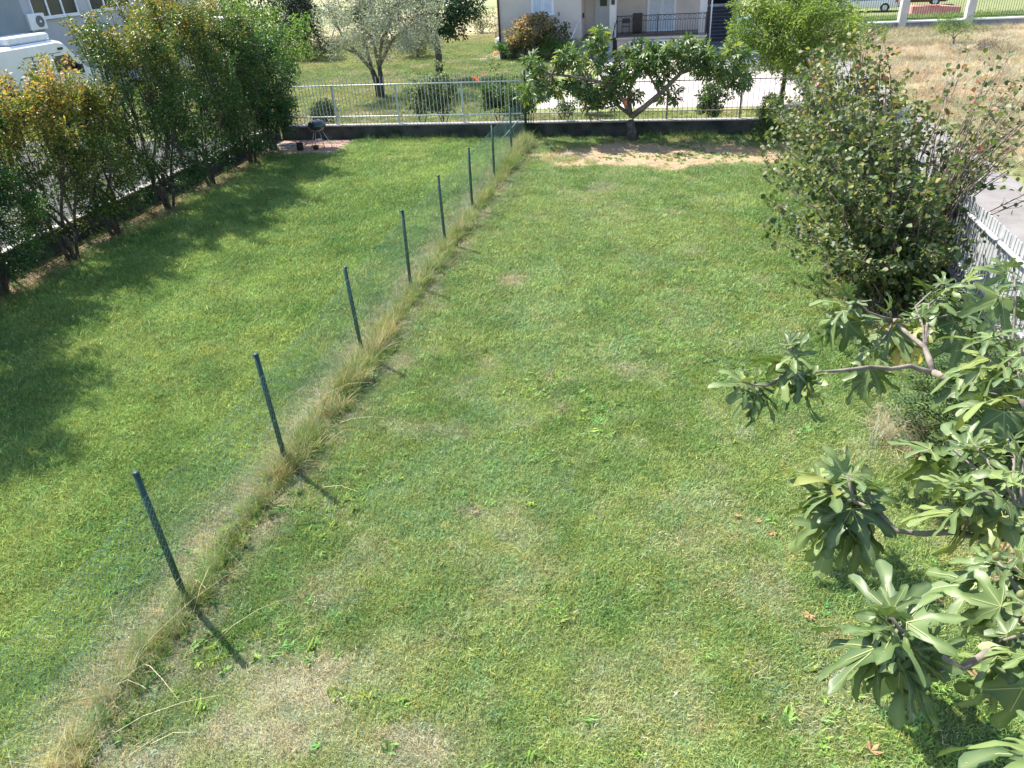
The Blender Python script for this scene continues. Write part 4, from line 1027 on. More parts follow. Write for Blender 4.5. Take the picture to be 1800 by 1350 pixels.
# ------------------------------------------------------------------ fallen dry leaves
DRYL = noise_mat('dry_fig_leaf', (.26, .14, .07), (.42, .27, .14), 20, rough=.7)
def curled():
    V0, F0 = T_LOBED; V = []
    for (x_, y_, z_) in V0: V.append((x_ * .10, y_ * .11 - .03, .012 + .5 * (x_ * x_ + (y_ - .4) ** 2) * .06 + abs(z_) * .05))
    return np_mesh('fallen_leaf', V, F0, DRYL)
FL = [curled() for _ in range(2)]
for (px, py, s, lab) in ((1298, 910, 1.0, 'dry leaf on the lawn left of the hanging yellow fig leaf, larger of two'), (1358, 938, .9, 'dry leaf lying just below the middle fig leaf cluster on its left'), (1420, 1086, 1.2, 'curled dry leaf on the lawn left of the lowest fig leaf cluster'),
                    (1504, 1006, 1.0, 'dry leaf in the fig shadow above the lowest leaf cluster'), (1672, 1028, 1.1, 'dry leaf on the grass between the shadow and the right-hand shoots'), (1648, 1056, .8, 'small dry leaf below the one near the right-hand shoots'),
                    (1674, 1070, .8, 'small dry leaf nearest to the right-hand fig shoots'), (1712, 1192, 1.3, 'dry brown leaf where the lower fig branch ends'), (1726, 1222, 1.2, 'dry leaf just under the end of the lower fig branch'), (1532, 1322, 1.3, 'curled dry leaf at the bottom right of the lawn'),
                    (1172, 508, 1.2, 'pale dry leaf alone on the upper middle of the right lawn'), (1390, 760, .7, 'tiny reddish dry leaf between the two fig leaf clusters'), (1466, 762, 1.0, 'dry leaf on the lawn above the middle fig cluster'), (1335, 917, .7, 'small cream dry leaf beside the larger brown one'),
                    (838, 902, .7, 'small brown leaf on the middle of the lawn'), (1700, 1240, .9, 'dry leaf at the edge of bare soil under the right-hand shoots')):
    p = at_z(px, py, .022)
    o = link('fallen_leaf', FL[rng.integers(2)], None, loc=tuple(p), rot=(rng.normal() * .3, rng.normal() * .3, rng.random() * 6.28)); o.scale = (s * .9, s * .75, s * 1.3)
    tag(o, lab, 'leaf', 'dry leaves fallen on the lawn')

# ------------------------------------------------------------------ barbecue corner
patio = MB().box(-13.5, -10.55, 22.75, 24.84, -.02, .012).build('patio', noise_mat('mortar', (.30, .24, .20), (.40, .33, .28), 6)); patio['kind'] = 'structure'
TILE = noise_mat('brick_paver', (.27, .17, .13), (.40, .27, .22), 5, rough=.9, bump=.3)
me = bpy.data.meshes.new('paver'); g = MB().box(0, .285, 0, .135, .012, .032, .005); me.from_pydata(g.v, [], g.f); me.materials.append(TILE)
for i in range(10):
    for j in range(14):
        x = -13.45 + .3 * i - (.15 if j % 2 else 0); y = 22.8 + .145 * j
        if x < -13.48 or x > -10.86: continue
        link('paver', me, patio, loc=(x + .004 * rng.normal(), y, .003 * rng.random()))
bq = empty('kettle_barbecue', (-11.42, 23.7, .03), 'dark grey kettle barbecue on thin legs standing on the brick patio', 'barbecue')
KET = noise_mat('enamel', (.018, .034, .036), (.028, .046, .048), 4, rough=.22, spec=.7)
cx, cy_ = -11.42, 23.7
MB().lathe([(.012, .90), (.11, .89), (.21, .85), (.27, .785), (.29, .725)], (cx, cy_, .03), 28).build('lid', KET, bq, True)
MB().lathe([(.30, .727), (.305, .715), (.30, .70), (.275, .64), (.21, .57), (.10, .53), (.01, .52)], (cx, cy_, .03), 28).build('bowl', KET, bq, True)
MB().tube([(cx - .06, cy_, .90), (cx - .06, cy_, .97), (cx + .06, cy_, .97), (cx + .06, cy_, .90)], .012, 6).build('handle', noise_mat('black_plastic', (.02, .02, .02), (.03, .03, .03), 4, rough=.5), bq, True)
LEGM = noise_mat('leg_aluminium', (.34, .34, .34), (.5, .5, .5), 6, rough=.4, metal=.5)
for (lx, ly) in ((-.34, .05), (.30, -.28), (.33, .22), (-.03, -.36)):
    MB().tube([(cx + lx * .35, cy_ + ly * .35, .58), (cx + lx, cy_ + ly, .035)], .011, 6).build('leg', LEGM, bq, True)
for (wx, wy) in ((-.03, -.38), (.06, -.36)):
    w = MB().tube([(cx + wx - .02, cy_ + wy, .115), (cx + wx + .02, cy_ + wy, .115)], .08, 14).build('wheel', noise_mat('black_plastic', (), ()), bq)
MB().lathe([(.01, .30), (.09, .29), (.10, .27)], (cx, cy_, .0), 14).build('ash_pan', LEGM, bq, True)
st = MB(); st.lathe([(.001, .26), (.10, .25), (.12, .13), (.11, 0)], (-11.95, 23.3, .03), 9, 1, .8)
tag(st.build('stump', noise_mat('charred_wood', (.018, .015, .013), (.05, .04, .035), 9, rough=.95), None), 'short dark stump of charred wood left of the barbecue', 'stump')
for i in range(6):
    a = .15 * rng.normal(); x0 = -12.95 + .06 * i; y0 = 23.55 + .11 * i
    m_ = MB().box(-.45, .45, -.035, .035, 0, .03, .003).build('plank', noise_mat('grey_timber', (.30, .29, .28), (.46, .44, .42), 7, rough=.9))
    m_.location = (x0, y0, .036 + .031 * (i % 2)); m_.rotation_euler = (0, 0, a + .1)
    tag(m_, ['lowest grey plank at the near side of the scrap pile by the bushes', 'second grey scrap plank of the pile beside the barbecue', 'third grey scrap plank from the front of the pile', 'fourth grey plank from the front in the scrap pile', 'grey scrap plank next to the rearmost one', 'rearmost grey plank of the scrap pile near the wall'][i], 'plank', 'scrap planks on the patio')

# ------------------------------------------------------------------ neighbour's house
WALLM = noise_mat('cream_render', (.56, .50, .46), (.62, .555, .51), 1.2, rough=.95, bump=.08, bscale=60)
PLIN = noise_mat('plinth_render', (.42, .385, .35), (.47, .43, .39), 1.2, rough=.95)
WHITEP = noise_mat('white_paint', (.70, .71, .73), (.78, .79, .80), 5, rough=.5)
SHUT = noise_mat('pale_blue_shutter', (.55, .60, .68), (.62, .67, .74), 5, rough=.5)
DARKM = noise_mat('dark_metal', (.025, .025, .028), (.05, .05, .052), 8, rough=.5)
PORCH = noise_mat('porch_tiles', (.15, .10, .09), (.26, .19, .17), 9, rough=.7)
ROOFM = noise_mat('roof_tiles', (.32, .13, .08), (.42, .20, .13), 3, rough=.9)
GLASSD = noise_mat('dark_glass', (.012, .020, .020), (.025, .035, .035), 1, rough=.2, spec=.5)
hs = empty('house', (-4, 50, 0), 'cream rendered house with louvred shutters, raised terrace and entrance steps at the top', 'house')
g = MB()
g.box(-9.7, -5.0, 46, 57, .9, 6.2); g.box(-5.0, 1.9, 48.4, 57, .9, 6.2)
g.box(-5.0, 1.9, 46.0, 48.4, 3.4, 6.2)
g.build('wall', WALLM, hs)
MB().box(-9.72, -5.0, 45.97, 57.02, -.1, .9).build('plinth', PLIN, hs)
g = MB(); g.box(-5.0, -2.95, 46.3, 57, -.1, .88); g.build('landing', PORCH, hs)
g = MB(); g.box(-2.95, 1.9, 45.6, 57, -.1, .80); g.build('terrace_wall', noise_mat('pinkish_render', (.56, .44, .37), (.62, .50, .43), 1.5, rough=.95), hs)
MB().box(-3.0, 1.95, 45.5, 48.39, .80, .90).build('terrace_slab', noise_mat('slab', (.5, .45, .40), (.58, .53, .48), 2), hs)
MB().box(-2.98, 1.85, 45.62, 48.38, .902, .915).build('terrace_floor', PORCH, hs)
for (x0, x1, y0) in ((-3.42, -3.05, 46.0), (1.48, 1.88, 46.0)):
    MB().box(x0, x1, y0, y0 + .35, .88, 3.4).build('column', noise_mat('column_render', (.6, .57, .55), (.66, .63, .6), 2), hs)
MB().box(-10.3, 2.5, 45.3, 57.6, 6.2, 6.38).build('roof_slab', WHITEP, hs)
MB().add([(-10.3, 45.3, 6.38), (2.5, 45.3, 6.38), (2.5, 57.6, 6.38), (-10.3, 57.6, 6.38), (-6, 51.5, 8.6), (-1.8, 51.5, 8.6)], [(0, 1, 5, 4), (1, 2, 5), (2, 3, 4, 5), (3, 0, 4)]).build('roof', ROOFM, hs)
def shuttered(x0, x1, z0, z1, y, nm, nsl):
    f = MB(); w = .07
    f.box(x0 - w, x0, y - .05, y - .002, z0, z1); f.box(x1, x1 + w, y - .05, y - .002, z0, z1); f.box(x0 - w, x1 + w, y - .05, y - .002, z1, z1 + w)
    fr = f.build(nm, WHITEP, hs)
    MB().box(x0 - w - .05, x1 + w + .05, y - .13, y - .003, z0 - .07, z0 - .001, .005).build('sill', WHITEP, fr)
    MB().box(x0, x1, y - .012, y - .004, z0, z1).build('backing', SHUT, fr)
    cxm = (x0 + x1) / 2; h = (z1 - z0) / nsl
    for (a, b) in ((x0, cxm - .02), (cxm + .02, x1)):
        sm = MB(); t_ = .055
        sm.box(a, a + t_, y - .045, y - .015, z0, z1); sm.box(b - t_, b, y - .045, y - .015, z0, z1); sm.box(a + t_, b - t_, y - .045, y - .015, z0, z0 + t_); sm.box(a + t_, b - t_, y - .045, y - .015, z1 - t_, z1)
        sm.build('shutter_frame', WHITEP, fr)
        for i in range(1, nsl - 1):
            z = z0 + h * (i + .5)
            MB().add([(a + t_, y - .018, z + h * .42), (b - t_, y - .018, z + h * .42), (b - t_, y - .046, z - h * .38), (a + t_, y - .046, z - h * .38), (a + t_, y - .014, z + h * .40), (b - t_, y - .014, z + h * .40), (b - t_, y - .042, z - h * .42), (a + t_, y - .042, z - h * .42)],
                     [(0, 1, 2, 3), (7, 6, 5, 4), (3, 2, 6, 7), (0, 4, 5, 1)]).build('slat', SHUT, fr)
shuttered(-7.76, -6.62, 2.22, 3.55, 46.0, 'window', 17)
shuttered(-1.35, .15, .93, 3.1, 48.4, 'balcony_door', 24)
for x in (-8.12, -6.26):
    MB().box(x - .02, x + .02, 45.95, 45.998, 2.1, 2.3).build('shutter_catch', DARKM, hs)
d = MB().box(-4.45, -3.45, 48.33, 48.398, .92, 3.0, .01).build('front_door', noise_mat('grey_white_door', (.5, .5, .53), (.56, .56, .59), 3, rough=.5), hs)
MB().box(-4.15, -3.75, 48.30, 48.328, 2.35, 2.8).build('door_glass', GLASSD, d)
for (z0, z1) in ((1.05, 1.5), (1.6, 2.2)): MB().box(-4.2, -3.7, 48.31, 48.329, z0, z1, .006).build('door_panel', noise_mat('grey_white_door', (), ()), d)
MB().box(-3.33, -3.14, 45.93, 45.998, 2.55, 2.95, .01).build('letterbox', DARKM, hs)
MB().box(-4.98, -4.9, 46.5, 46.7, 1.9, 2.15, .01).build('wall_lamp', DARKM, hs)
MB().tube([(-9.74, 45.93, 0), (-9.74, 45.93, 6.2)], .06, 8).build('downpipe', noise_mat('brown_pipe', (.05, .035, .03), (.08, .06, .05), 5, rough=.5), hs, True)
MB().tube([(1.96, 45.9, 0), (1.96, 45.9, 6.2)], .05, 8).build('downpipe', noise_mat('brown_pipe', (), ()), hs, True)
MB().tube([(2.1, 45.95, 0), (2.1, 45.95, 6.2)], .045, 8).build('downpipe', WHITEP, hs, True)
# terrace railing
rl = MB(); 
for z in (1.98, 1.72, 1.0): rl.tube([(-2.95, 45.55, z), (1.85, 45.55, z)], .022 if z > 1.9 else .014, 6)
rl.build('railing_rail', DARKM, hs)
me = bpy.data.meshes.new('railing_bar'); gg = MB().tube([(0, 0, 0), (0, 0, .72)], .010, 5); me.from_pydata(gg.v, [], gg.f); me.materials.append(DARKM)
for i in range(36):
    x = -2.85 + 4.65 * i / 35; link('railing_bar', me, hs, loc=(x + 4, 45.55 - 50, 1.0))
me2 = bpy.data.meshes.new('railing_ring'); gg = MB().tube([(.085 * math.cos(t), 0, .085 * math.sin(t)) for t in np.linspace(0, 6.283, 11)], .012, 4, False); me2.from_pydata(gg.v, [], gg.f); me2.materials.append(DARKM)
for i in range(18):
    link('railing_ring', me2, hs, loc=(-2.75 + 4.5 * i / 17 + 4, -4.45, 1.85))
for x in (-2.95, 1.85, -.75):
    MB().box(x - .03, x + .03, 45.52, 45.58, .9, 2.03).build('railing_post', DARKM, hs)
MB().tube([(-2.93, 45.5, 1.95), (-3.1, 44.9, 1.3), (-3.15, 44.4, .95)], .025, 6).build('handrail', DARKM, hs, True)
for (y, z) in ((45.3, 1.7), (44.9, 1.3), (44.45, .97)): MB().tube([(-3.1, y, z), (-3.1, y, z - .85)], .014, 5).build('handrail_post', DARKM, hs, True)
MB().tube([(-5.12, 46.2, 1.9), (-5.35, 45.2, 1.25), (-5.45, 44.7, 1.0)], .03, 6).build('handrail', WHITEP, hs, True)
for (x, y, z) in ((-5.14, 46.1, 1.85), (-5.42, 44.8, 1.03)): MB().tube([(x, y, z), (x, y, z - .9)], .016, 5).build('handrail_post', DARKM, hs, True)
STEP = noise_mat('step_stone', (.40, .39, .42), (.52, .50, .53), 3)
for i in range(5):
    MB().box(-5.1, -3.2, 46.3 - .3 * (i + 1), 46.3 - .3 * i, -.1, .88 - .176 * (i + 1) + .02).build('step', STEP, hs)
gd = MB(); gd.box(-2.25, .62, 45.56, 45.598, .1, .66); gdo = gd.build('garage_window', GLASSD, hs)
for i in range(12):
    x = -2.25 + 2.87 * i / 11; MB().box(x - .05, x + .05, 45.53, 45.558, .1, .66).build('slat', WHITEP, gdo)
MB().box(-2.32, .69, 45.525, 45.556, .662, .73).build('frame', WHITEP, gdo)
# things on the terrace
gr = empty('garden_cabinet', (-1.9, 47.5, .915), 'dark upright cabinet on the terrace left of the louvred balcony door', 'cabinet')
MB().box(-2.2, -1.65, 47.3, 47.75, .95, 1.95, .02).build('body', noise_mat('dark_brown', (.04, .028, .022), (.06, .045, .035), 4, rough=.5), gr); MB().box(-2.17, -1.68, 47.27, 47.298, 1.0, 1.9, .01).build('door', noise_mat('dark_brown', (), ()), gr)
for x in (-2.1, -1.75): MB().box(x - .03, x + .03, 47.35, 47.7, .915, .948).build('foot', DARKM, gr)
ch = empty('folding_chair', (-2.55, 46.9, .915), 'dark folding metal chair standing on the terrace beside the cabinet', 'chair')
g = MB()
for s in (-.2, .2): g.tube([(-2.55 + s, 46.7, .92), (-2.55 + s, 47.1, 1.75)], .012, 5); g.tube([(-2.55 + s, 47.1, .92), (-2.55 + s, 46.75, 1.36)], .012, 5)
g.build('frame', DARKM, ch, True); MB().box(-2.75, -2.35, 46.72, 47.0, 1.34, 1.37, .005).build('seat', DARKM, ch); MB().box(-2.75, -2.35, 47.03, 47.06, 1.5, 1.75, .005).build('backrest', DARKM, ch)
# side terrace railing left of house and outside stairs on the right
sb = empty('side_balcony', (-10.2, 49, 0), 'low white side balcony with dark railing left of the house corner', 'balcony')
MB().box(-10.5, -9.75, 48, 51, -.1, .85).build('base', WHITEP, sb)
for z in (1.2, 1.6, 1.95): MB().tube([(-10.45, 48.05, z), (-10.45, 51, z)], .02, 5).build('rail', DARKM, sb)
for y in np.linspace(48.05, 51, 9): MB().tube([(-10.45, y, .85), (-10.45, y, 1.95)], .015, 5).build('rail_post', DARKM, sb)
stt = empty('outside_stairs', (2.85, 53.5, 0), 'flight of dark slate stairs rising along the right side of the house', 'stairs')
SLT = noise_mat('slate_steps', (.085, .095, .12), (.13, .14, .17), 2, rough=.7)
for i in range(10):
    MB().box(2.2, 3.7, 50.8 + .3 * i, 51.1 + .3 * i, -.1, .17 * (i + 1) - .03).build('riser', SLT, stt)
    MB().box(2.18, 3.72, 50.76 + .3 * i, 51.098 + .3 * i, .17 * (i + 1) - .028, .17 * (i + 1), .004).build('tread', noise_mat('slate_tread', (.15, .165, .20), (.20, .215, .25), 3, rough=.6), stt)
MB().box(2.15, 3.75, 53.8, 54.1, 1.7, 1.82).build('landing_edge', WHITEP, stt)
MB().box(3.78, 4.0, 50.5, 56, -.1, 3.0).build('side_wall', WALLM, stt)
for i in range(14): MB().tube([(2.2 + 1.5 * i / 13, 54.2, 1.8), (2.2 + 1.5 * i / 13, 54.2, 3.2)], .02, 5).build('gate_bar', DARKM, stt)
MB().box(2.2, 3.75, 55.6, 55.9, 1.0, 4).build('back_panel', noise_mat('dark_green_panel', (.015, .025, .02), (.03, .04, .035), 3), stt)
# white car, rear towards us
def car(name, label, x, y, rz, paint, L=4.1, wdt=1.72, hgt=1.46, grp=None):
    e = empty(name, (x, y, 0), label, 'car', grp, rz)
    prof = [(-2.05, .28), (-2.08, .55), (-2.02, .92), (-1.85, 1.02), (-1.25, 1.44), (.35, 1.46), (1.05, 1.02), (1.85, .90), (2.05, .62), (2.04, .28)]
    ring = [(-.42, .0, .28), (-.5, 0, .6)]
    V = []; F = []
    secs = (-1, -.97, -.8, 0, .8, .97, 1)
    for (py_, pz) in prof:
        for s in secs:
            tum = 1 - .18 * max(0, (pz - .95) / .5); ed = .05 if abs(s) == 1 else 0
            V.append((s * wdt / 2 * tum, py_ * L / 4.1 * (1 - .03 * abs(s) ** 3), (pz - ed * (pz > .5)) * hgt / 1.46))
    m = len(secs)
    for i in range(len(prof) - 1):
        for j in range(m - 1): F.append((i * m + j, i * m + j + 1, (i + 1) * m + j + 1, (i + 1) * m + j))
    F.append(tuple(i * m for i in range(len(prof)))); F.append(tuple(i * m + m - 1 for i in range(len(prof) - 1, -1, -1))); F.append(tuple(range(m))[::-1] + tuple((len(prof) - 1) * m + j for j in range(m)))
    me_ = bpy.data.meshes.new('body'); me_.from_pydata(V, [], F); me_.update(); me_.polygons.foreach_set('use_smooth', [True] * len(me_.polygons)); me_.materials.append(paint)
    bdy = link('body', me_, e, loc=(0, 0, 0))
    bv = bdy.modifiers.new('bevel', 'BEVEL'); bv.width = .03; bv.segments = 2; bv.limit_method = 'ANGLE'; bv.angle_limit = .6
    def part(nm, mb_, mt_, par=e):
        me3 = bpy.data.meshes.new(nm); me3.from_pydata(mb_.v, [], mb_.f); me3.materials.append(mt_); return link(nm, me3, par, loc=(0, 0, 0))
    GL = noise_mat('car_glass', (.05, .07, .075), (.09, .12, .125), 1, rough=.05, spec=.9)
    part('rear_window', MB().add([(-.62, -1.86, 1.06), (.62, -1.86, 1.06), (.54, -1.34, 1.41), (-.54, -1.34, 1.41)], [(0, 1, 2, 3)]), GL)
    part('windscreen', MB().add([(-.62, 1.06, 1.05), (.62, 1.06, 1.05), (.54, .42, 1.44), (-.54, .42, 1.44)], [(3, 2, 1, 0)]), GL)
    for s in (-1, 1):
        part('side_window', MB().add([(s * .87, -1.55, 1.03), (s * .87, .8, 1.03), (s * .76, .25, 1.36), (s * .76, -1.15, 1.36)], [(0, 1, 2, 3)]), GL)
        part('tail_lamp', MB().box(s * .86 - .13, s * .86 + .02 * s - .0 + (.0 if s < 0 else -.02) + .12 * (s < 0), -2.09, -1.93, .68, .90, .02), noise_mat('tail_lamp', (.35, .03, .02), (.45, .06, .03), 3, rough=.2))
        part('mirror', MB().box(min(s * .9, s * 1.05), max(s * .9, s * 1.05), .55, .72, .95, 1.1, .02), noise_mat('black_plastic', (), ()))
        for yy in (-1.25, 1.3):
            w = part('wheel', MB().tube([(s * .68, yy, .31), (s * .87, yy, .31)], .31, 18), noise_mat('tyre', (.015, .015, .015), (.03, .03, .03), 5))
            part('rim', MB().tube([(s * .86, yy, .31), (s * .885, yy, .31)], .19, 12), GALV, w)
    part('bumper', MB().box(-.8, .8, -2.13, -2.0, .32, .52, .03), paint)
    part('number_plate', MB().box(-.26, .26, -2.15, -2.1, .62, .73), WHITEP)
    return e
CARW = noise_mat('white_car_paint', (.66, .68, .70), (.72, .74, .76), 2, rough=.2, spec=.7)
car('parked_car', 'white hatchback with red tail lamps parked beside the slate stairs', 4.35, 49.0, 0.0, CARW)

# ------------------------------------------------------------------ pillared wall at the top right
pw = empty('pillared_wall', (16, 52.7, 0), 'low wall with white coping and tall pale pillars across the top right', 'wall')
SIDE = noise_mat('grey_render', (.26, .25, .26), (.36, .34, .34), 1.5, rough=.95)
MB().box(9.2, 36, 52.6, 52.85, -.1, .46).build('wall', SIDE, pw)
MB().box(9.2, 36, 52.52, 52.93, .46, .54, .01).build('coping', WHITEP, pw)
for i in range(7):
    x = 9.95 + 3.65 * i
    MB().box(x - .2, x + .2, 52.45, 53.0, -.1, 2.35, .02).build('pillar', noise_mat('pale_pillar', (.52, .49, .46), (.60, .57, .54), 2), pw); MB().box(x - .26, x + .26, 52.4, 53.05, 2.35, 2.45, .02).build('pillar_cap', WHITEP, pw)
me = bpy.data.meshes.new('fence_bar'); gg = MB().tube([(0, 0, 0), (0, 0, 1.25)], .012, 5); me.from_pydata(gg.v, [], gg.f); me.materials.append(DARKM)
for i in range(6):
    x0 = 9.95 + 3.65 * i + .22; x1 = x0 + 3.21
    for z in (.66, 1.75): MB().tube([(x0, 52.72, z), (x1, 52.72, z)], .02, 5).build('fence_rail', DARKM, pw)
    if i > 4: continue
    for k in range(24): link('fence_bar', me, pw, loc=(x0 + (k + .5) * 3.21 / 24 - 16, .02, .6))
# things in the yard behind it
car('parked_car', 'white car partly hidden behind the iron fence between two pale pillars', 14.6, 66.8, 1.3, CARW)
van2 = car('parked_car', 'dark red car behind the iron fence above the dry field', 19.0, 70.5, 1.4, noise_mat('dark_red_paint', (.10, .02, .025), (.13, .03, .035), 2, rough=.3))
ps = empty('slide_board', (17.9, 62.9, 0), 'flat red and pink pointed board lying behind the iron fence', 'boat')
PK = noise_mat('faded_red_plastic', (.62, .20, .18), (.72, .34, .32), 2, rough=.6)
MB().add([(16.6, 63.9, .2), (16.7, 62.6, .0), (18.6, 61.9, 0), (19.7, 62.0, .0), (18.7, 63.2, 0), (16.6, 63.9, .55), (16.7, 62.6, .55), (18.6, 61.9, .55), (19.7, 62.0, .45), (18.7, 63.2, .55)], [(5, 6, 7, 8, 9), (0, 1, 6, 5), (1, 2, 7, 6), (2, 3, 8, 7), (3, 4, 9, 8), (4, 0, 5, 9)]).build('hull', PK, ps)
MB().add([(17.0, 63.4, .552), (17.05, 62.85, .552), (18.5, 62.3, .552), (18.5, 62.8, .552)], [(0, 1, 2, 3)]).build('cockpit', noise_mat('dark_red_paint', (), ()), ps)
plant('field_shrub', 'small green tree leaning in the dry field before the pillared wall', 'shrub', (13.9, 43.8, 0), ell_clusters((14.2, 44.3, 1.15), (1.1, .8, .6), 34, .3), .3, 60, T_DIAMOND, .10, .35, LOC, BARK, r0=.05, fork_z=.5)
plant('field_shrub', 'low green shrub at the near side of the dry field beside the mimosa', 'shrub', (10.3, 46, 0), ell_clusters((10.3, 46, .7), (.8, .6, .55), 22, .3, .1), .3, 60, T_DIAMOND, .10, .35, LOC, BARK, r0=.04, fork_z=.25)
plant('dead_bush', 'grey brown dead bush in the dry field', 'bush', (14.2, 41.0, 0), ell_clusters((14.2, 41.0, .4), (1.2, .7, .35), 22, .2, .05), .3, 40, T_DIAMOND, .12, .12, noise_mat('dead_twigs', (.2, .16, .14), (.3, .25, .22), 9), BARK, trunks=4, r0=.04, fork_z=.2)
for (x, y, lab) in ((22, 84, 'dark tree far behind the pillared wall, left of a pair'), (31, 86, 'dark tree far behind the pillared wall, right of a pair')):
    plant('far_tree', lab, 'tree', (x, y, 0), ell_clusters((x, y, 2.6), (4.2, 2.4, 2.0), 60, .4, .3), .9, 50, T_DIAMOND, .32, .5, DKT, BARKD, 'trees behind the pillared wall', r0=.15, fork_z=1.0)
# round grey disc on a post seen through the thicket
dc = empty('mirror_post', (5.35, 25.6, 0), 'round grey traffic mirror seen from behind on a post beyond the thicket', 'mirror')
MB().tube([(5.0, 26.4, 0), (5.0, 26.4, 1.7)], .03, 8).build('pole', GALV, dc, True)
dd = MB().lathe([(.001, .03), (.2, .02), (.25, 0), (.25, -.03), (.2, -.03)], (0, 0, 0), 20); me = bpy.data.meshes.new('disc'); me.from_pydata(dd.v, [], dd.f); me.materials.append(noise_mat('grey_disc', (.22, .23, .25), (.3, .31, .33), 8))
link('disc', me, dc, loc=(-.35, .75, 1.62), rot=(1.0, .2, .3))
ri = MB().tube([(.255 * math.cos(t), .255 * math.sin(t), 0) for t in np.linspace(0, 6.283, 21)], .02, 5, False); me = bpy.data.meshes.new('rim'); me.from_pydata(ri.v, [], ri.f); me.materials.append(WHITEP)
link('rim', me, dc, loc=(-.35, .75, 1.62), rot=(1.0, .2, .3))

# ------------------------------------------------------------------ building, van and shed at the left
bl = empty('office_building', (-33, 40, 0), 'pale lilac grey building with tall white-framed windows at the top left', 'building')
LIL = noise_mat('lilac_render', (.40, .40, .44), (.45, .45, .49), 1.0, rough=.95); GRB = noise_mat('grey_blue_panel', (.22, .26, .29), (.27, .31, .34), 1.0, rough=.8)
MB().box(-43, -31, 34.45, 44.1, -.1, 7.5).build('wall', LIL, bl)
MB().box(-43, -30.7, 20, 34.44, -.1, 7.5).build('side_wing', GRB, bl)
MB().box(-43.2, -30.5, 19.8, 44.3, 7.5, 7.7).build('roof', CONC, bl)
MB().box(-43, -31.3, 44.1, 50.5, -.1, 7.0).build('rear_wing', noise_mat('pink_render', (.50, .44, .42), (.55, .49, .47), 1.0, rough=.95), bl)
def bwin(y0, y1, z0, z1, n):
    g = MB().box(-31.0, -30.965, y0, y1, z0, z1).build('window', GLASSD, bl)
    w = .06
    f = MB(); f.box(-31, -30.9, y0 - w, y1 + w, z0 - w, z0); f.box(-31, -30.9, y0 - w, y1 + w, z1, z1 + w); f.box(-31, -30.9, y0 - w, y0, z0, z1); f.box(-31, -30.9, y1, y1 + w, z0, z1)
    f.build('frame', WHITEP, g)
    for i in range(1, n):
        y = y0 + (y1 - y0) * i / n; MB().box(-30.998, -30.91, y - .05, y + .05, z0, z1).build('mullion', WHITEP, g)
    MB().box(-31, -30.82, y0 - .12, y1 + .12, z0 - .14, z0 - .065).build('sill', WHITEP, g)
bwin(35.35, 38.45, 3.80, 5.7, 3); bwin(39.55, 42.9, 3.84, 5.7, 3)
MB().tube([(-30.93, 43.7, 0), (-30.93, 43.7, 7.4)], .06, 8).build('downpipe', GRB, bl, True)
MB().box(-31.35, -31.29, 46.3, 47.4, 3.5, 4.6).build('small_window', GLASSD, bl)
ac = empty('air_conditioner', (-30.7, 34.9, 3.3), 'white air conditioner unit with round fan fixed on the building wall', 'air conditioner')
MB().box(-30.98, -30.6, 34.5, 35.6, 3.25, 3.98, .03).build('casing', WHITEP, ac)
f = MB().tube([(-30.6, 35.2, 3.62), (-30.57, 35.2, 3.62)], .26, 20).build('fan_grille', noise_mat('fan_grey', (.12, .13, .14), (.18, .19, .2), 9), ac)
MB().tube([(-30.57, 35.2, 3.62), (-30.55, 35.2, 3.62)], .06, 10).build('fan_hub', WHITEP, f)
for y in (34.65, 35.45): MB().box(-30.98, -30.65, y - .02, y + .02, 3.19, 3.248).build('bracket', GALV, ac)
aw = empty('awning', (-28.5, 44, 0), 'flat white awning roof seen over the yellow bushes', 'awning')
MB().box(-30.5, -25.8, 41.8, 46.2, 2.75, 2.87, .02).build('roof', WHITEP, aw)
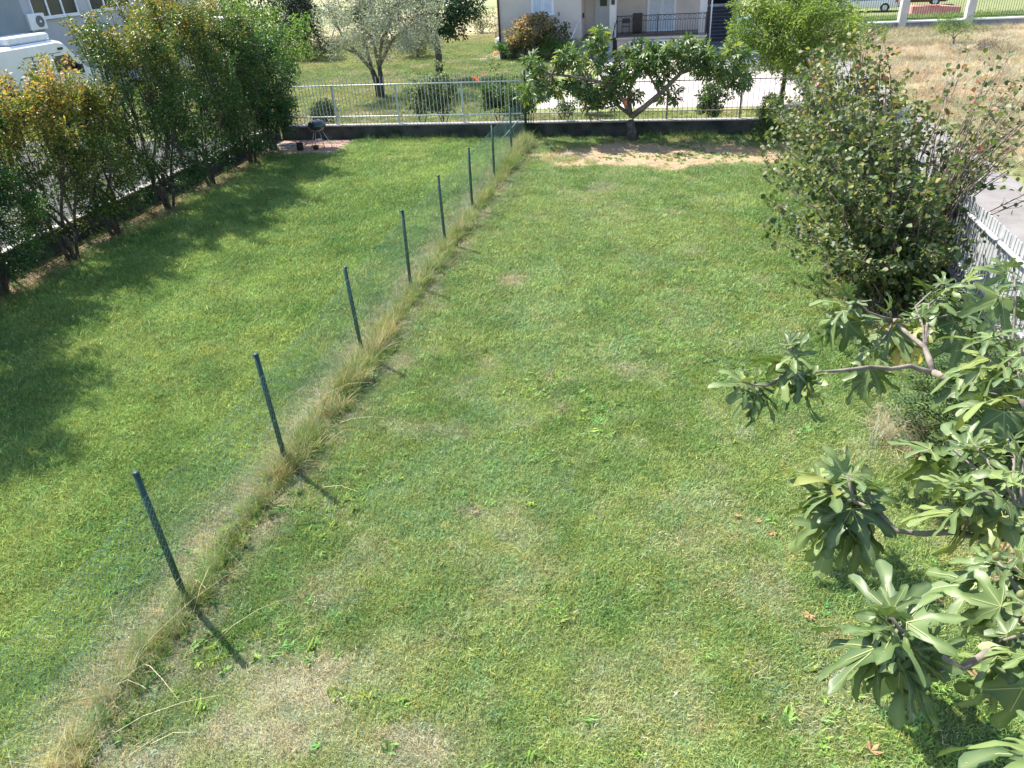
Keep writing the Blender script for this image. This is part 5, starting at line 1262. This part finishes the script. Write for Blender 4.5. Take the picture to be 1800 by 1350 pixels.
for (x, y) in ((-30.3, 42), (-30.3, 46), (-26, 42), (-26, 46)): MB().tube([(x, y, 0), (x, y, 2.75)], .05, 8).build('leg', WHITEP, aw, True)
vn = empty('parked_van', (-28, 28.5, 0), 'white high-roofed van behind the orange topped bush on the left', 'van')
VP = noise_mat('white_van_paint', (.68, .70, .73), (.74, .76, .78), 2, rough=.25, spec=.6)
prof = [(25.0, .35), (25.0, 2.6), (25.25, 3.02), (31.6, 3.04), (32.0, 2.95), (33.0, 1.75), (33.9, 1.45), (34.1, .9), (34.1, .35)]
V = []; F = []
xs_ = (-29.05, -28.9, -27.2, -27.02)
for (y, z) in prof:
    for j, x in enumerate(xs_): V.append((x, y, z - (.12 if j in (0, 3) and z > 2.5 else 0)))
for i in range(len(prof) - 1):
    for j in range(3): F.append((4 * i + j, 4 * i + j + 1, 4 * i + j + 5, 4 * i + j + 4))
F.append(tuple(4 * i for i in range(len(prof)))); F.append(tuple(4 * i + 3 for i in range(len(prof) - 1, -1, -1))); F.append((0, 1, 2, 3, 35, 34, 33, 32))
MB().add(V, F).build('body', VP, vn)
MB().box(-28.6, -27.3, 29.2, 31.6, 3.05, 3.36, .06).build('roof_unit', WHITEP, vn)
MB().box(-27.018, -27.0, 29.4, 31.7, 2.52, 2.54).build('side_trim', DARKM, vn)
MB().box(-27.018, -26.98, 31.55, 31.85, 2.62, 2.72).build('marker_lamp', DARKM, vn)
MB().box(-27.015, -26.99, 29.9, 29.95, .5, 2.5).build('door_seam', DARKM, vn)
MB().add([(-27.01, 31.1, 1.75), (-27.01, 32.7, 1.75), (-27.01, 32.1, 2.4), (-27.01, 31.1, 2.4)], [(0, 1, 2, 3)]).build('side_window', GLASSD, vn)
for y in (26.2, 32.6):
    for x in (-29.0, -27.25): MB().tube([(x, y, .36), (x + .22, y, .36)], .36, 18).build('wheel', noise_mat('tyre', (), ()), vn)
MB().box(-26.98, -26.75, 32.35, 32.5, 1.55, 1.95, .02).build('mirror', DARKM, vn)
